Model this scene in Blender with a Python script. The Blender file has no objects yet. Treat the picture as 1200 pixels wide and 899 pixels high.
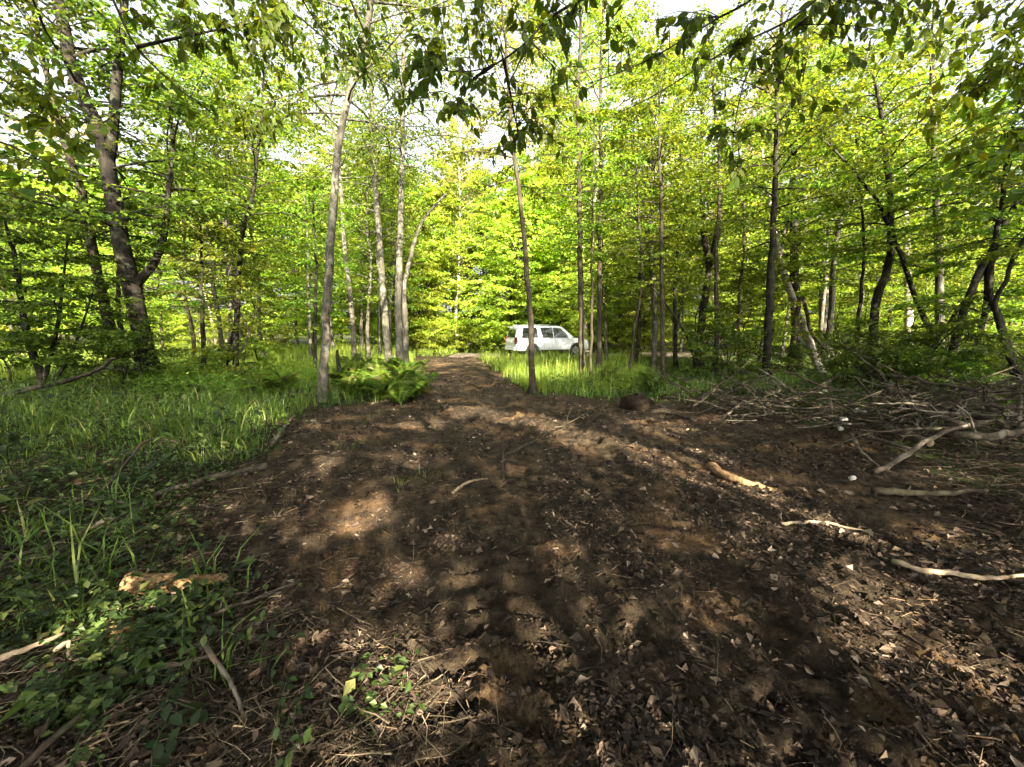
import bpy, math, random
import numpy as np
from mathutils import Vector, Matrix

# ------------------------------------------------------------------ camera, sky, sun, exposure
SC = bpy.context.scene
COL = SC.collection
R = math.radians
CAMZ = 1.6
PITCH = math.atan(0.1364)
F = 451.0                                   # focal length in photo pixels (1200 wide)
cam_d = bpy.data.cameras.new("camera"); cam = bpy.data.objects.new("camera", cam_d)
COL.objects.link(cam); SC.camera = cam
cam.location = (0, 0, CAMZ); cam.rotation_euler = (math.pi / 2 - PITCH, 0, 0)
cam_d.sensor_width = 36; cam_d.lens = 36 * F / 1200; cam_d.clip_end = 2000; cam_d.clip_start = 0.05

SUN_EL = R(27.0)
LIGHT_H = np.array([-0.277, 0.961])         # horizontal travel direction of the sunlight
LIGHT = np.array([LIGHT_H[0] * math.cos(SUN_EL), LIGHT_H[1] * math.cos(SUN_EL), -math.sin(SUN_EL)])
world = bpy.data.worlds.new("World"); SC.world = world; world.use_nodes = True
wn = world.node_tree.nodes; wl = world.node_tree.links
bg = wn["Background"]; bg.inputs[1].default_value = 0.082
sky = wn.new("ShaderNodeTexSky"); sky.sky_type = 'NISHITA'; sky.sun_disc = False
sky.sun_elevation = SUN_EL
sky.sun_rotation = math.atan2(-LIGHT_H[0], -LIGHT_H[1])
sky.air_density = 0.7; sky.dust_density = 7.0; sky.ozone_density = 0.3
hs = wn.new("ShaderNodeHueSaturation"); hs.inputs["Saturation"].default_value = .30      # desaturated evenly: a pale, nearly white sky
wl.new(sky.outputs[0], hs.inputs["Color"]); wl.new(hs.outputs[0], bg.inputs[0])
sun_d = bpy.data.lights.new("sun", 'SUN'); sun = bpy.data.objects.new("sun", sun_d); COL.objects.link(sun)
sun_d.energy = 5.0; sun_d.angle = R(0.5); sun_d.color = (1.0, 0.865, 0.66)
sun.rotation_euler = Vector(LIGHT).to_track_quat('-Z', 'Y').to_euler()
sun.location = (8, -20, 20)
vs = SC.view_settings
vs.view_transform = 'Standard'; vs.look = 'None'; vs.gamma = 1.0; vs.exposure = 3.4; vs.use_curve_mapping = False
cy = SC.cycles
cy.max_bounces = 7; cy.diffuse_bounces = 4; cy.glossy_bounces = 2; cy.transmission_bounces = 5
cy.transparent_max_bounces = 4; cy.sample_clamp_indirect = 6; cy.use_adaptive_sampling = True
cy.adaptive_threshold = 0.02; cy.use_denoising = True; cy.caustics_reflective = False; cy.caustics_refractive = False

# ------------------------------------------------------------------ helpers
rs = np.random.RandomState
cp, sp_ = math.cos(PITCH), math.sin(PITCH)
def ray(px, py):
    dx, dy = (px - 600) / F, (449.5 - py) / F
    return np.array([dx, cp + dy * sp_, -sp_ + dy * cp])
def at(px, py, Y):                          # the point seen at a photo pixel, Y metres ahead
    d = ray(px, py); return np.array([0, 0, CAMZ]) + d * (Y / d[1])
def gnd(px, py):                            # the point of flat ground seen at a photo pixel
    d = ray(px, py); t = CAMZ / -d[2]; return np.array([d[0] * t, d[1] * t, 0.0])

def vnoise(x, y, seed=0):
    xi = np.floor(x).astype(np.int64); yi = np.floor(y).astype(np.int64)
    fx = x - xi; fy = y - yi; fx = fx * fx * (3 - 2 * fx); fy = fy * fy * (3 - 2 * fy)
    def h(a, b):
        n = (a * 374761393 + b * 668265263 + seed * 1442695041) & 0xffffffff
        n = ((n ^ (n >> 13)) * 1274126177) & 0xffffffff
        return ((n ^ (n >> 16)) & 0xffff) / 65535.0
    return (h(xi, yi) * (1 - fx) + h(xi + 1, yi) * fx) * (1 - fy) + (h(xi, yi + 1) * (1 - fx) + h(xi + 1, yi + 1) * fx) * fy
def fbm(x, y, s, o=4, seed=0):
    v = 0; a = 1.0; tot = 0
    for k in range(o):
        v = v + a * vnoise(x / s + 17.3 * k, y / s - 9.1 * k, seed + k); tot += a; a *= .5; s *= .5
    return v / tot * 2 - 1
def smooth(a, b, x):
    t = np.clip((x - a) / (b - a), 0, 1); return t * t * (3 - 2 * t)

# dirt outline, from its edges in the photograph carried to the ground
DIRT_PX = [(415, 899), (372, 815), (318, 735), (245, 680), (205, 618), (300, 556), (345, 505), (395, 484), (470, 474), (497, 462),
           (499, 440), (486, 419), (556, 419), (590, 441), (622, 459), (690, 468), (790, 474), (880, 490), (1010, 520), (1110, 570), (1260, 650)]
DIRT = np.array([gnd(*p)[:2] for p in DIRT_PX] + [[9, 1.5], [9, -6], [-1.2, -6], [-0.75, 0.6]])
def in_poly(x, y, P):
    ins = np.zeros(x.shape, bool); n = len(P); j = n - 1
    for i in range(n):
        xi, yi, xj, yj = P[i][0], P[i][1], P[j][0], P[j][1]
        c = ((yi > y) != (yj > y)) & (x < (xj - xi) * (y - yi) / (yj - yi + 1e-12) + xi)
        ins ^= c; j = i
    return ins
def dist_poly(x, y, P):
    d = np.full(x.shape, 1e9)
    for i in range(len(P)):
        a = P[i - 1]; b = P[i]; ab = b - a
        t = np.clip(((x - a[0]) * ab[0] + (y - a[1]) * ab[1]) / (ab @ ab + 1e-12), 0, 1)
        d = np.minimum(d, np.hypot(x - a[0] - t * ab[0], y - a[1] - t * ab[1]))
    return d
def dirt_sd(x, y):                          # > 0 inside the cleared strip
    jx = x + .22 * fbm(x, y, .5, 3, 5); jy = y + .22 * fbm(x, y, .5, 3, 9)
    d = dist_poly(jx, jy, DIRT); return np.where(in_poly(jx, jy, DIRT), d, -d)

def track_x(y, k):                          # centre lines of the two wheel tracks
    if k == 0: return np.interp(y, [0, 2, 4, 8, 13, 21], [-.16, -.08, .0, -.30, -1.0, -2.75])
    return np.interp(y, [0, 2, 4, 8, 13, 21], [1.35, 1.25, 1.15, .75, .35, -1.35])
def height(x, y, fine=True):
    x = np.asarray(x, float); y = np.asarray(y, float)
    h = .10 * fbm(x, y, 5.0, 2, 3) * smooth(.5, 6, np.hypot(x, y))
    h = h + .16 * smooth(-1.0, -5.0, x) * smooth(16, 8, y)              # low bank, left
    h = h + .22 * smooth(2.6, 6.0, x) * smooth(13, 6, y)                # pushed-up bank under the brush
    h = h + 0.25 * smooth(14, 40, np.abs(x)) * fbm(x, y, 11, 2, 8)
    if fine:
        near = smooth(26, 9, np.hypot(x, y))
        h = h + near * (.036 * fbm(x, y, .55, 3, 21) + .026 * np.abs(fbm(x, y, .14, 3, 31)))
        dirt = smooth(-.1, .3, dirt_sd(x, y)) if np.size(x) > 1 else smooth(-.1, .3, dirt_sd(np.atleast_1d(x), np.atleast_1d(y)))
        if np.size(x) == 1: dirt = dirt.reshape(np.shape(x))
        for k in range(2):
            u = x - track_x(y, k); w = smooth(.36, .22, np.abs(u))
            ph = (y + .05 * fbm(x, y, .5, 2, 15)) / .20 + np.abs(u) * 2.2 + .25 * smooth(-.05, .05, u)
            lug = smooth(-.25, .3, np.sin(ph * math.pi * 2 / 1.0)) - .5
            fade = smooth(.25, .5, vnoise(x / .8, y / 1.1, 77 + k)) * smooth(11, 5, y)
            if k == 0: fade = np.maximum(fade, .95 * smooth(1.9, 2.3, y) * smooth(6.5, 5.2, y) * (.15 + .85 * vnoise(x / .22, y / .3, 14)))
            h = h + dirt * w * (-.050 + .058 * lug * fade)
            h = h + dirt * .03 * np.exp(-((np.abs(u) - .40) / .09) ** 2) * (0.4 + vnoise(x / .25, y / .25, 5))
        clod = smooth(.62, .9, vnoise(x / .11, y / .11, 55)) * smooth(.45, .7, vnoise(x / .9, y / .9, 56))
        h = h + dirt * near * .055 * clod
    return h
def hz(x, y): return float(height(np.array([x]), np.array([y]))[0])

# chosen sun patches; leaves in their way are left out of the crowns: (photo pixel ellipse)
PATCH_PX = [(432, 600, 34, 16), (388, 541, 14, 9), (490, 497, 34, 9), (285, 535, 20, 9), (545, 480, 22, 7),
            (770, 500, 45, 8), (510, 790, 62, 40), (435, 850, 18, 60),
            (620, 830, 40, 34), (440, 730, 26, 26), (1040, 690, 55, 22), (1090, 760, 60, 22), (195, 688, 45, 16), (145, 735, 16, 20),
            (40, 758, 40, 14), (330, 500, 18, 9), (980, 715, 40, 18), (480, 540, 16, 7), (1090, 560, 22, 7), (450, 452, 42, 12), (310, 434, 50, 5), (630, 440, 60, 9), (700, 520, 30, 7), (820, 545, 45, 10)]
PATCH = []
for (px, py, ax, ay) in PATCH_PX:
    c = gnd(px, py); a = gnd(px + ax, py)[0] - c[0]; b = (gnd(px, py - ay)[1] - gnd(px, py + ay)[1]) / 2
    PATCH.append((c[0], c[1], a * .8 + (.08 if px > 380 else .05), b * .85 + (.11 if px > 380 else .07)))
for (a0, b0, a1, b1, r_) in ((560, 478, 930, 585, .38), (985, 690, 1140, 785, .17), (640, 490, 720, 530, .28), (432, 790, 420, 899, .10), (900, 600, 1010, 628, .14)):
    pa, pb = gnd(a0, b0), gnd(a1, b1)
    for q in np.linspace(0, 1, 16):
        p_ = pa + (pb - pa) * q; PATCH.append((p_[0], p_[1], r_ * (.7 + .5 * math.sin(9 * q) ** 2), r_ * 1.2))
def sunhole(P, grow=1.0):                   # P (n,3): True where a leaf would stand in the way of a sun patch
    t = P[:, 2] / -LIGHT[2]; x = P[:, 0] + LIGHT[0] * t; y = P[:, 1] + LIGHT[1] * t
    m = np.zeros(len(P), bool)
    jx = x + .12 * fbm(x, y, .3, 2, 91); jy = y + .2 * fbm(x, y, .3, 2, 92)
    for (cx, cy_, a, b) in PATCH: m |= ((jx - cx) / (a * grow)) ** 2 + ((jy - cy_) / (b * grow)) ** 2 < 1
    return m

def mk(name, V, faces, mat, parent=None, rnd=None, smooth_=False, matidx=None):
    V = np.asarray(V, np.float32); faces = [np.asarray(f, np.int32) for f in faces if len(f)]
    me = bpy.data.meshes.new(name)
    me.vertices.add(len(V)); me.vertices.foreach_set("co", V.ravel())
    lo = np.concatenate([f.ravel() for f in faces])
    tot = np.concatenate([np.full(len(f), f.shape[1], np.int32) for f in faces])
    st = np.concatenate([[0], np.cumsum(tot)[:-1]]).astype(np.int32)
    me.loops.add(len(lo)); me.loops.foreach_set("vertex_index", lo)
    me.polygons.add(len(tot)); me.polygons.foreach_set("loop_start", st)
    if smooth_: me.polygons.foreach_set("use_smooth", np.ones(len(tot), bool))
    else: me.polygons.foreach_set("use_smooth", np.zeros(len(tot), bool))
    if rnd is not None:
        a = me.attributes.new("rnd", 'FLOAT', 'POINT'); a.data.foreach_set("value", np.asarray(rnd, np.float32))
    for m in (mat if isinstance(mat, (list, tuple)) else [mat]): me.materials.append(m)
    if matidx is not None: me.polygons.foreach_set("material_index", np.asarray(matidx, np.int32))
    me.update(calc_edges=True)
    return link(name, me, parent)
def link(name, me, parent=None):
    o = bpy.data.objects.new(name, me); COL.objects.link(o)
    if parent is not None: o.parent = parent
    return o
def empty(name, loc, rz=0):
    o = bpy.data.objects.new(name, None); COL.objects.link(o); o.location = [float(c) for c in loc]; o.rotation_euler = (0, 0, rz)
    o.empty_display_size = .2; return o
def tag(o, label=None, cat=None, group=None, kind=None):
    for k, v in (("label", label), ("category", cat), ("group", group), ("kind", kind)):
        if v: o[k] = v
    return o
def copy_tree(root, loc, rz, s, label, group):
    c = root.copy(); COL.objects.link(c); c.location = [float(v) for v in loc]; c.rotation_euler = (0, 0, rz); c.scale = (s, s, s)
    c["label"] = label; c["group"] = group
    for ch in root.children:
        d = ch.copy(); COL.objects.link(d); d.parent = c
        for g in ch.children:
            e = g.copy(); COL.objects.link(e); e.parent = d
    return c

class Geo:
    def __init__(s): s.V = []; s.T = []; s.Q = []; s.A = []; s.n = 0
    def add(s, V, T=None, Q=None, a=0.5):
        V = np.asarray(V, float).reshape(-1, 3)
        if T is not None and len(T): s.T.append(np.asarray(T, np.int64) + s.n)
        if Q is not None and len(Q): s.Q.append(np.asarray(Q, np.int64) + s.n)
        s.V.append(V); s.A.append(np.broadcast_to(np.asarray(a, float), (len(V),)).copy()); s.n += len(V)
    def tube(s, P, r, k=8, rough=0, rng=None, cap=True, a=0.5):
        P = np.asarray(P, float); r = np.broadcast_to(np.asarray(r, float), (len(P),)); n = len(P)
        T = np.gradient(P, axis=0); T /= np.linalg.norm(T, axis=1)[:, None] + 1e-9
        m = T.mean(0); ref = np.array([1., 0, 0]) if abs(m[0]) < .8 * np.linalg.norm(m) + 1e-9 else np.array([0, 1., 0])
        B = np.cross(T, ref); B /= np.linalg.norm(B, axis=1)[:, None] + 1e-9; N = np.cross(B, T)
        th = np.arange(k) * 2 * math.pi / k
        rr = r[:, None] * np.ones((1, k))
        if rough: rr = rr * (1 + rough * (rng.rand(n, k) - .5) + rough * .8 * (rng.rand(1, k) - .5))
        V = P[:, None, :] + rr[..., None] * (np.cos(th)[None, :, None] * N[:, None, :] + np.sin(th)[None, :, None] * B[:, None, :])
        i = np.arange(n - 1)[:, None] * k; j = np.arange(k)[None, :]; j2 = (j + 1) % k
        Q = np.stack([i + j, i + j2, i + k + j2, i + k + j], -1).reshape(-1, 4)
        V = V.reshape(-1, 3); Tt = None
        if cap:
            c0 = len(V); V = np.vstack([V, P[0], P[-1]]); jj = np.arange(k); j3 = (jj + 1) % k
            Tt = np.vstack([np.stack([np.full(k, c0), j3, jj], 1), np.stack([np.full(k, c0 + 1), (n - 1) * k + jj, (n - 1) * k + j3], 1)])
        s.add(V, Tt, Q, a)
    def prisms(s, A, B, r0, r1, k=3):
        A = np.asarray(A, float); B = np.asarray(B, float); m = len(A)
        if not m: return
        D = B - A; D /= np.linalg.norm(D, axis=1)[:, None] + 1e-9
        ref = np.where(np.abs(D[:, 2:3]) < .8, np.array([[0, 0, 1.]]), np.array([[1., 0, 0]]))
        U = np.cross(D, ref); U /= np.linalg.norm(U, axis=1)[:, None] + 1e-9; W = np.cross(D, U)
        th = np.arange(k) * 2 * math.pi / k
        off = np.cos(th)[None, :, None] * U[:, None, :] + np.sin(th)[None, :, None] * W[:, None, :]
        r0 = np.broadcast_to(r0, (m,)); r1 = np.broadcast_to(r1, (m,))
        V = np.concatenate([A[:, None] + off * r0[:, None, None], B[:, None] + off * r1[:, None, None]], 1).reshape(-1, 3)
        b = np.arange(m)[:, None] * 2 * k; j = np.arange(k)[None]; j2 = (j + 1) % k
        s.add(V, None, np.stack([b + j, b + j2, b + k + j2, b + k + j], -1).reshape(-1, 4))
    def build(s, name, mat, parent=None, smooth_=False):
        F_ = []
        if s.T: F_.append(np.vstack(s.T))
        if s.Q: F_.append(np.vstack(s.Q))
        return mk(name, np.vstack(s.V), F_, mat, parent, np.concatenate(s.A), smooth_)

def spline(P, n):
    P = np.asarray(P, float)
    if len(P) == 2: return P[0] + (P[1] - P[0]) * np.linspace(0, 1, n)[:, None]
    Q = np.vstack([2 * P[0] - P[1], P, 2 * P[-1] - P[-2]]); out = []
    d = np.concatenate([[0], np.cumsum(np.linalg.norm(np.diff(P, axis=0), axis=1))]); d /= d[-1]
    for t in np.linspace(0, 1, n):
        i = min(max(np.searchsorted(d, t, 'right') - 1, 0), len(P) - 2); u = (t - d[i]) / (d[i + 1] - d[i] + 1e-9)
        a, b, c, e = Q[i], Q[i + 1], Q[i + 2], Q[i + 3]
        out.append(.5 * (2 * b + (c - a) * u + (2 * a - 5 * b + 4 * c - e) * u * u + (3 * b - a - 3 * c + e) * u ** 3))
    return np.array(out)
def nrm(a): return a / (np.linalg.norm(a, axis=-1, keepdims=True) + 1e-9)

def leaf_geo(g, P, A, N, S, rng, ratio=.36, fold=.10):
    n = len(P)
    if not n: return
    A = nrm(A); B = nrm(np.cross(N, A)); N2 = np.cross(A, B); S = S[:, None]
    V = np.stack([P, P + A * S * .42 + B * S * ratio + N2 * S * fold, P + A * S - N2 * S * .12, P + A * S * .42 - B * S * ratio + N2 * S * fold], 1)
    b = np.arange(n)[:, None] * 4
    T = np.vstack([b + np.array([[0, 2, 1]]), b + np.array([[0, 3, 2]])])
    g.add(V.reshape(-1, 3), T, None, np.repeat(rng.rand(n), 4))

def grow(rng, pts, rad, t0, nl, Lmax, leaf, nt=9, npl=12, e0=10, e1=55, droop=.25, tilt=.4, ratio=.36, t1=1.0, wood=None, crown=None,
         base=None, cull=True, twigs=True, prof=None, azs=None):
    wood = wood or Geo(); crown = crown or Geo()
    d = np.concatenate([[0], np.cumsum(np.linalg.norm(np.diff(pts, axis=0), axis=1))]); d /= d[-1]
    TB, TD, TL = [], [], []
    az0 = rng.rand() * 6.28
    for i in range(nl):
        t = t0 + (t1 - t0) * (i + rng.rand()) / nl; f = (t - t0) / (t1 - t0 + 1e-9)
        p = np.array([np.interp(t, d, pts[:, c]) for c in range(3)]); r = np.interp(t, d, rad)
        az = az0 + i * 2.4 + rng.randn() * .3 if azs is None else rng.uniform(*azs)
        pf = prof(f) if prof else (.45 + .75 * math.sin(math.pi * min(1, .18 + f * .8)))
        L = Lmax * pf * rng.uniform(.65, 1.15); e = R(e0 + (e1 - e0) * f + rng.randn() * 8)
        q = p.copy(); LP = [q.copy()]; a = az; ee = e; m = 6
        for k in range(m):
            a += rng.randn() * .16; ee -= droop * rng.uniform(.2, 1.2) * .5
            q = q + np.array([math.cos(a) * math.cos(ee), math.sin(a) * math.cos(ee), math.sin(ee)]) * L / m; LP.append(q.copy())
        LP = np.array(LP); r0 = min(r * .5, .008 + L * .008)
        wood.tube(LP, np.linspace(r0, r0 * .22, m + 1), 4, cap=False)
        for k in range(nt):
            s_ = .18 + .82 * (k + rng.rand() * .8) / nt; s_ = min(s_, 1)
            u = s_ * m; j = min(int(u), m - 1); b = LP[j] + (LP[j + 1] - LP[j]) * (u - j)
            dd = LP[j + 1] - LP[j]; ang = math.atan2(dd[1], dd[0]) + (1 if k % 2 else -1) * rng.uniform(.5, 1.2) * (1.15 - s_ * .8)
            TB.append(b); el = rng.uniform(-.25, .22)
            TD.append([math.cos(ang) * math.cos(el), math.sin(ang) * math.cos(el), math.sin(el)])
            TL.append(L * .42 * (1.15 - .6 * s_) * rng.uniform(.6, 1.2) + .12)
    TB = np.array(TB); TD = np.array(TD); TL = np.array(TL)
    if twigs: wood.prisms(TB, TB + TD * TL[:, None] - np.array([0, 0, .08]) * TL[:, None], .0045, .0015)
    m = len(TB); u = (np.arange(npl)[None] + rng.rand(m, npl)) / npl
    P = TB[:, None] + TD[:, None] * (TL[:, None] * u)[..., None]
    P[..., 2] -= .12 * TL[:, None] * u ** 2
    side = np.where(np.arange(npl) % 2, 1., -1.)[None, :, None] * np.stack([-TD[:, 1], TD[:, 0], 0 * TD[:, 0]], 1)[:, None]
    A = TD[:, None] * .55 + side * .8 + np.array([0, 0, -.3]) + rng.randn(m, npl, 3) * .35
    P = (P + side * .02 + rng.randn(m, npl, 3) * .025).reshape(-1, 3); A = A.reshape(-1, 3)
    N = np.array([0, 0, 1.]) + rng.randn(len(P), 3) * tilt
    S = leaf * rng.uniform(.6, 1.25, len(P))
    if cull and base is not None:
        k = ~sunhole(P + base); P, A, N, S = P[k], A[k], N[k], S[k]  # crown shaped for the light: leaves over chosen sun patches dropped
    leaf_geo(crown, P, A, N, S, rng, ratio)
    return wood, crown

# ------------------------------------------------------------------ materials
def newmat(name):
    m = bpy.data.materials.new(name); m.use_nodes = True; m.node_tree.nodes.clear(); return m, m.node_tree.nodes, m.node_tree.links
def ramp(n, stops):
    r = n.new("ShaderNodeValToRGB"); e = r.color_ramp.elements
    while len(e) < len(stops): e.new(.5)
    for i, (p, c) in enumerate(stops): e[i].position = p; e[i].color = (*c, 1)
    return r
def noise(n, l, scale, detail=4, rough=.55, vec=None, dim='3D'):
    t = n.new("ShaderNodeTexNoise"); t.inputs["Scale"].default_value = scale; t.inputs["Detail"].default_value = detail
    t.inputs["Roughness"].default_value = rough
    if vec: l.new(vec, t.inputs["Vector"])
    return t
def leafmat(name, stops, trans, tmul=(1.0, 1.0, 1.0), rough=.5, spec=.3):
    m, n, l = newmat(name); out = n.new("ShaderNodeOutputMaterial")
    at_ = n.new("ShaderNodeAttribute"); at_.attribute_name = "rnd"
    r = ramp(n, stops); l.new(at_.outputs["Fac"], r.inputs[0])
    p = n.new("ShaderNodeBsdfPrincipled"); p.inputs["Roughness"].default_value = rough; p.inputs["Specular IOR Level"].default_value = spec
    oi = n.new("ShaderNodeObjectInfo"); hv = n.new("ShaderNodeHueSaturation")
    for sock, lo, hi in (("Hue", .474, .522), ("Value", .70, 1.30)):
        mr = n.new("ShaderNodeMapRange"); mr.inputs[3].default_value = lo; mr.inputs[4].default_value = hi; l.new(oi.outputs["Random"], mr.inputs[0]); l.new(mr.outputs[0], hv.inputs[sock])
    l.new(r.outputs[0], hv.inputs["Color"]); r = hv
    l.new(r.outputs[0], p.inputs["Base Color"])
    if trans > 0:
        t = n.new("ShaderNodeBsdfTranslucent"); mx = n.new("ShaderNodeMix"); mx.data_type = 'RGBA'; mx.blend_type = 'MULTIPLY'
        mx.inputs[0].default_value = 1; l.new(r.outputs[0], mx.inputs[6]); mx.inputs[7].default_value = (*tmul, 1); l.new(mx.outputs[2], t.inputs[0])
        ms = n.new("ShaderNodeMixShader"); ms.inputs[0].default_value = trans
        l.new(p.outputs[0], ms.inputs[1]); l.new(t.outputs[0], ms.inputs[2]); l.new(ms.outputs[0], out.inputs[0])
    else: l.new(p.outputs[0], out.inputs[0])
    return m
def barkmat(name, c1, c2, c3=None, kind='plain', scale=14, bump=.6):
    m, n, l = newmat(name); out = n.new("ShaderNodeOutputMaterial"); p = n.new("ShaderNodeBsdfPrincipled")
    tc = n.new("ShaderNodeTexCoord"); mp = n.new("ShaderNodeMapping"); l.new(tc.outputs["Object"], mp.inputs[0])
    mp.inputs["Scale"].default_value = (1, 1, .22) if kind != 'birch' else (.5, .5, 2.2)
    a = noise(n, l, scale, 6, .65, mp.outputs[0])
    stops = [(.33, c1), (.62, c2)]
    if kind == 'birch': stops = [(.36, c1), (.46, c2), (.75, c3 or c2)]
    r = ramp(n, stops); l.new(a.outputs[0], r.inputs[0]); col = r.outputs[0]
    if c3 and kind != 'birch':
        b = noise(n, l, 5, 3, .6, tc.outputs["Object"]); rr = ramp(n, [(.52, (0, 0, 0)), (.62, (1, 1, 1))]); l.new(b.outputs[0], rr.inputs[0])
        mx = n.new("ShaderNodeMix"); mx.data_type = 'RGBA'; l.new(rr.outputs[0], mx.inputs[0]); l.new(col, mx.inputs[6]); mx.inputs[7].default_value = (*c3, 1); col = mx.outputs[2]
    l.new(col, p.inputs["Base Color"]); p.inputs["Roughness"].default_value = .9; p.inputs["Specular IOR Level"].default_value = .15
    bp = n.new("ShaderNodeBump"); bp.inputs["Strength"].default_value = bump; bp.inputs["Distance"].default_value = .02
    l.new(a.outputs[0], bp.inputs["Height"]); l.new(bp.outputs[0], p.inputs["Normal"]); l.new(p.outputs[0], out.inputs[0])
    return m
def soilmat(name, dark, mid, sand, green=None, litter=.0):
    m, n, l = newmat(name); out = n.new("ShaderNodeOutputMaterial"); p = n.new("ShaderNodeBsdfPrincipled")
    tc = n.new("ShaderNodeTexCoord"); O = tc.outputs["Object"]
    a = noise(n, l, 1.1, 6, .62, O); b = noise(n, l, 9, 8, .72, O); c = noise(n, l, 70, 8, .78, O)
    r = ramp(n, [(.36, dark), (.60, mid)]); l.new(b.outputs[0], r.inputs[0])
    rs_ = ramp(n, [(.52, (0, 0, 0)), (.68, (1, 1, 1))]); l.new(a.outputs[0], rs_.inputs[0])
    mul = n.new("ShaderNodeMath"); mul.operation = 'MULTIPLY'; l.new(rs_.outputs[0], mul.inputs[0]); l.new(c.outputs[0], mul.inputs[1])
    mx = n.new("ShaderNodeMix"); mx.data_type = 'RGBA'; l.new(mul.outputs[0], mx.inputs[0]); l.new(r.outputs[0], mx.inputs[6]); mx.inputs[7].default_value = (*sand, 1)
    col = mx.outputs[2]
    r2 = ramp(n, [(.30, (.55, .55, .55)), (.70, (1.35, 1.35, 1.35))]); l.new(c.outputs[0], r2.inputs[0])
    m2 = n.new("ShaderNodeMix"); m2.data_type = 'RGBA'; m2.blend_type = 'MULTIPLY'; m2.inputs[0].default_value = 1; l.new(col, m2.inputs[6]); l.new(r2.outputs[0], m2.inputs[7]); col = m2.outputs[2]
    if green:
        g = noise(n, l, 2.3, 5, .6, O); rg = ramp(n, [(.40, (0, 0, 0)), (.56, (1, 1, 1))]); l.new(g.outputs[0], rg.inputs[0])
        m3 = n.new("ShaderNodeMix"); m3.data_type = 'RGBA'; l.new(rg.outputs[0], m3.inputs[0]); l.new(col, m3.inputs[6]); m3.inputs[7].default_value = (*green, 1); col = m3.outputs[2]
    l.new(col, p.inputs["Base Color"]); p.inputs["Roughness"].default_value = .95; p.inputs["Specular IOR Level"].default_value = .08
    sm = n.new("ShaderNodeMath"); sm.operation = 'MULTIPLY_ADD'; l.new(c.outputs[0], sm.inputs[0]); sm.inputs[1].default_value = .35; l.new(b.outputs[0], sm.inputs[2])
    bp = n.new("ShaderNodeBump"); bp.inputs["Strength"].default_value = 1.0; bp.inputs["Distance"].default_value = .05
    l.new(sm.outputs[0], bp.inputs["Height"]); l.new(bp.outputs[0], p.inputs["Normal"]); l.new(p.outputs[0], out.inputs[0])
    return m
def plain(name, c, rough=.5, metal=0, spec=.5, coat=0, nz=0):
    m, n, l = newmat(name); out = n.new("ShaderNodeOutputMaterial"); p = n.new("ShaderNodeBsdfPrincipled")
    p.inputs["Roughness"].default_value = rough; p.inputs["Metallic"].default_value = metal; p.inputs["Specular IOR Level"].default_value = spec; p.inputs["Coat Weight"].default_value = coat
    tc = n.new("ShaderNodeTexCoord"); a = noise(n, l, 6, 5, .6, tc.outputs["Object"])
    r = ramp(n, [(.3, tuple(v * (1 - nz) for v in c)), (.7, c)]); l.new(a.outputs[0], r.inputs[0]); l.new(r.outputs[0], p.inputs["Base Color"])
    l.new(p.outputs[0], out.inputs[0]); return m

M = {}
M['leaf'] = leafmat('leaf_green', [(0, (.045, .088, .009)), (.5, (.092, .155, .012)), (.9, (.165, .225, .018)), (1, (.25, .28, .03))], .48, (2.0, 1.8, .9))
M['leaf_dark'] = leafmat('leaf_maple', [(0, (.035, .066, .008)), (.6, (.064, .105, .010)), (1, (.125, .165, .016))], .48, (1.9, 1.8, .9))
M['leaf_sun'] = leafmat('leaf_sunlit_tone', [(0, (.11, .175, .015)), (.5, (.185, .26, .022)), (1, (.32, .365, .045))], .48, (1.7, 1.6, .8))  # sunlight put into the colour: lighter copy of the leaf green
M['needle'] = leafmat('pine_needle', [(0, (.16, .16, .035)), (.5, (.24, .22, .05)), (1, (.33, .27, .08))], .35, (1.4, 1.3, .8))
M['leaf_near'] = leafmat('leaf_cherry', [(0, (.034, .056, .005)), (.6, (.060, .092, .007)), (1, (.13, .165, .012))], .55, (2.2, 2.0, .7), .6, .2)
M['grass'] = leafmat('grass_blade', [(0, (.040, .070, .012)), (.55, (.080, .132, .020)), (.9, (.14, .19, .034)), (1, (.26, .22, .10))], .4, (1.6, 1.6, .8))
M['grass_sun'] = leafmat('meadow_grass_sunlit', [(0, (.09, .16, .018)), (.6, (.15, .235, .026)), (1, (.25, .30, .05))], .42, (1.6, 1.6, .8))  # sunlit look put into the colour: lighter copy of the verge grass
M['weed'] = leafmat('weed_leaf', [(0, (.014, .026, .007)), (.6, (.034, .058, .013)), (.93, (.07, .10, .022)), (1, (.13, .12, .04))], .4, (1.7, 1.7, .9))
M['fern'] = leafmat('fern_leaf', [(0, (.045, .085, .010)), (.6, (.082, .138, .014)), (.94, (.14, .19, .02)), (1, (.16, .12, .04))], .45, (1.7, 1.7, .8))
M['litter'] = leafmat('dead_leaf', [(0, (.014, .0105, .007)), (.55, (.045, .032, .021)), (.88, (.105, .078, .050)), (1, (.22, .18, .135))], .12, (1.2, 1, .8), .7, .2)
M['chip'] = leafmat('wood_fibre', [(0, (.028, .018, .010)), (.65, (.080, .052, .028)), (1, (.25, .18, .105))], 0, rough=.8, spec=.2)
M['bark_dark'] = barkmat('bark_dark', (.005, .004, .003), (.017, .014, .010), (.027, .029, .019))
M['bark_grey'] = barkmat('bark_grey', (.026, .024, .018), (.078, .072, .054), (.115, .112, .09), scale=18)
M['bark_brown'] = barkmat('bark_brown', (.011, .009, .006), (.040, .031, .021), (.042, .042, .027), scale=18)
M['bark_pale'] = barkmat('bark_birch', (.03, .027, .022), (.24, .215, .17), (.42, .39, .32), 'birch', 5)
M['bark_pine'] = barkmat('bark_pine', (.12, .09, .065), (.36, .29, .22), (.42, .36, .29), scale=10)
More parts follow.
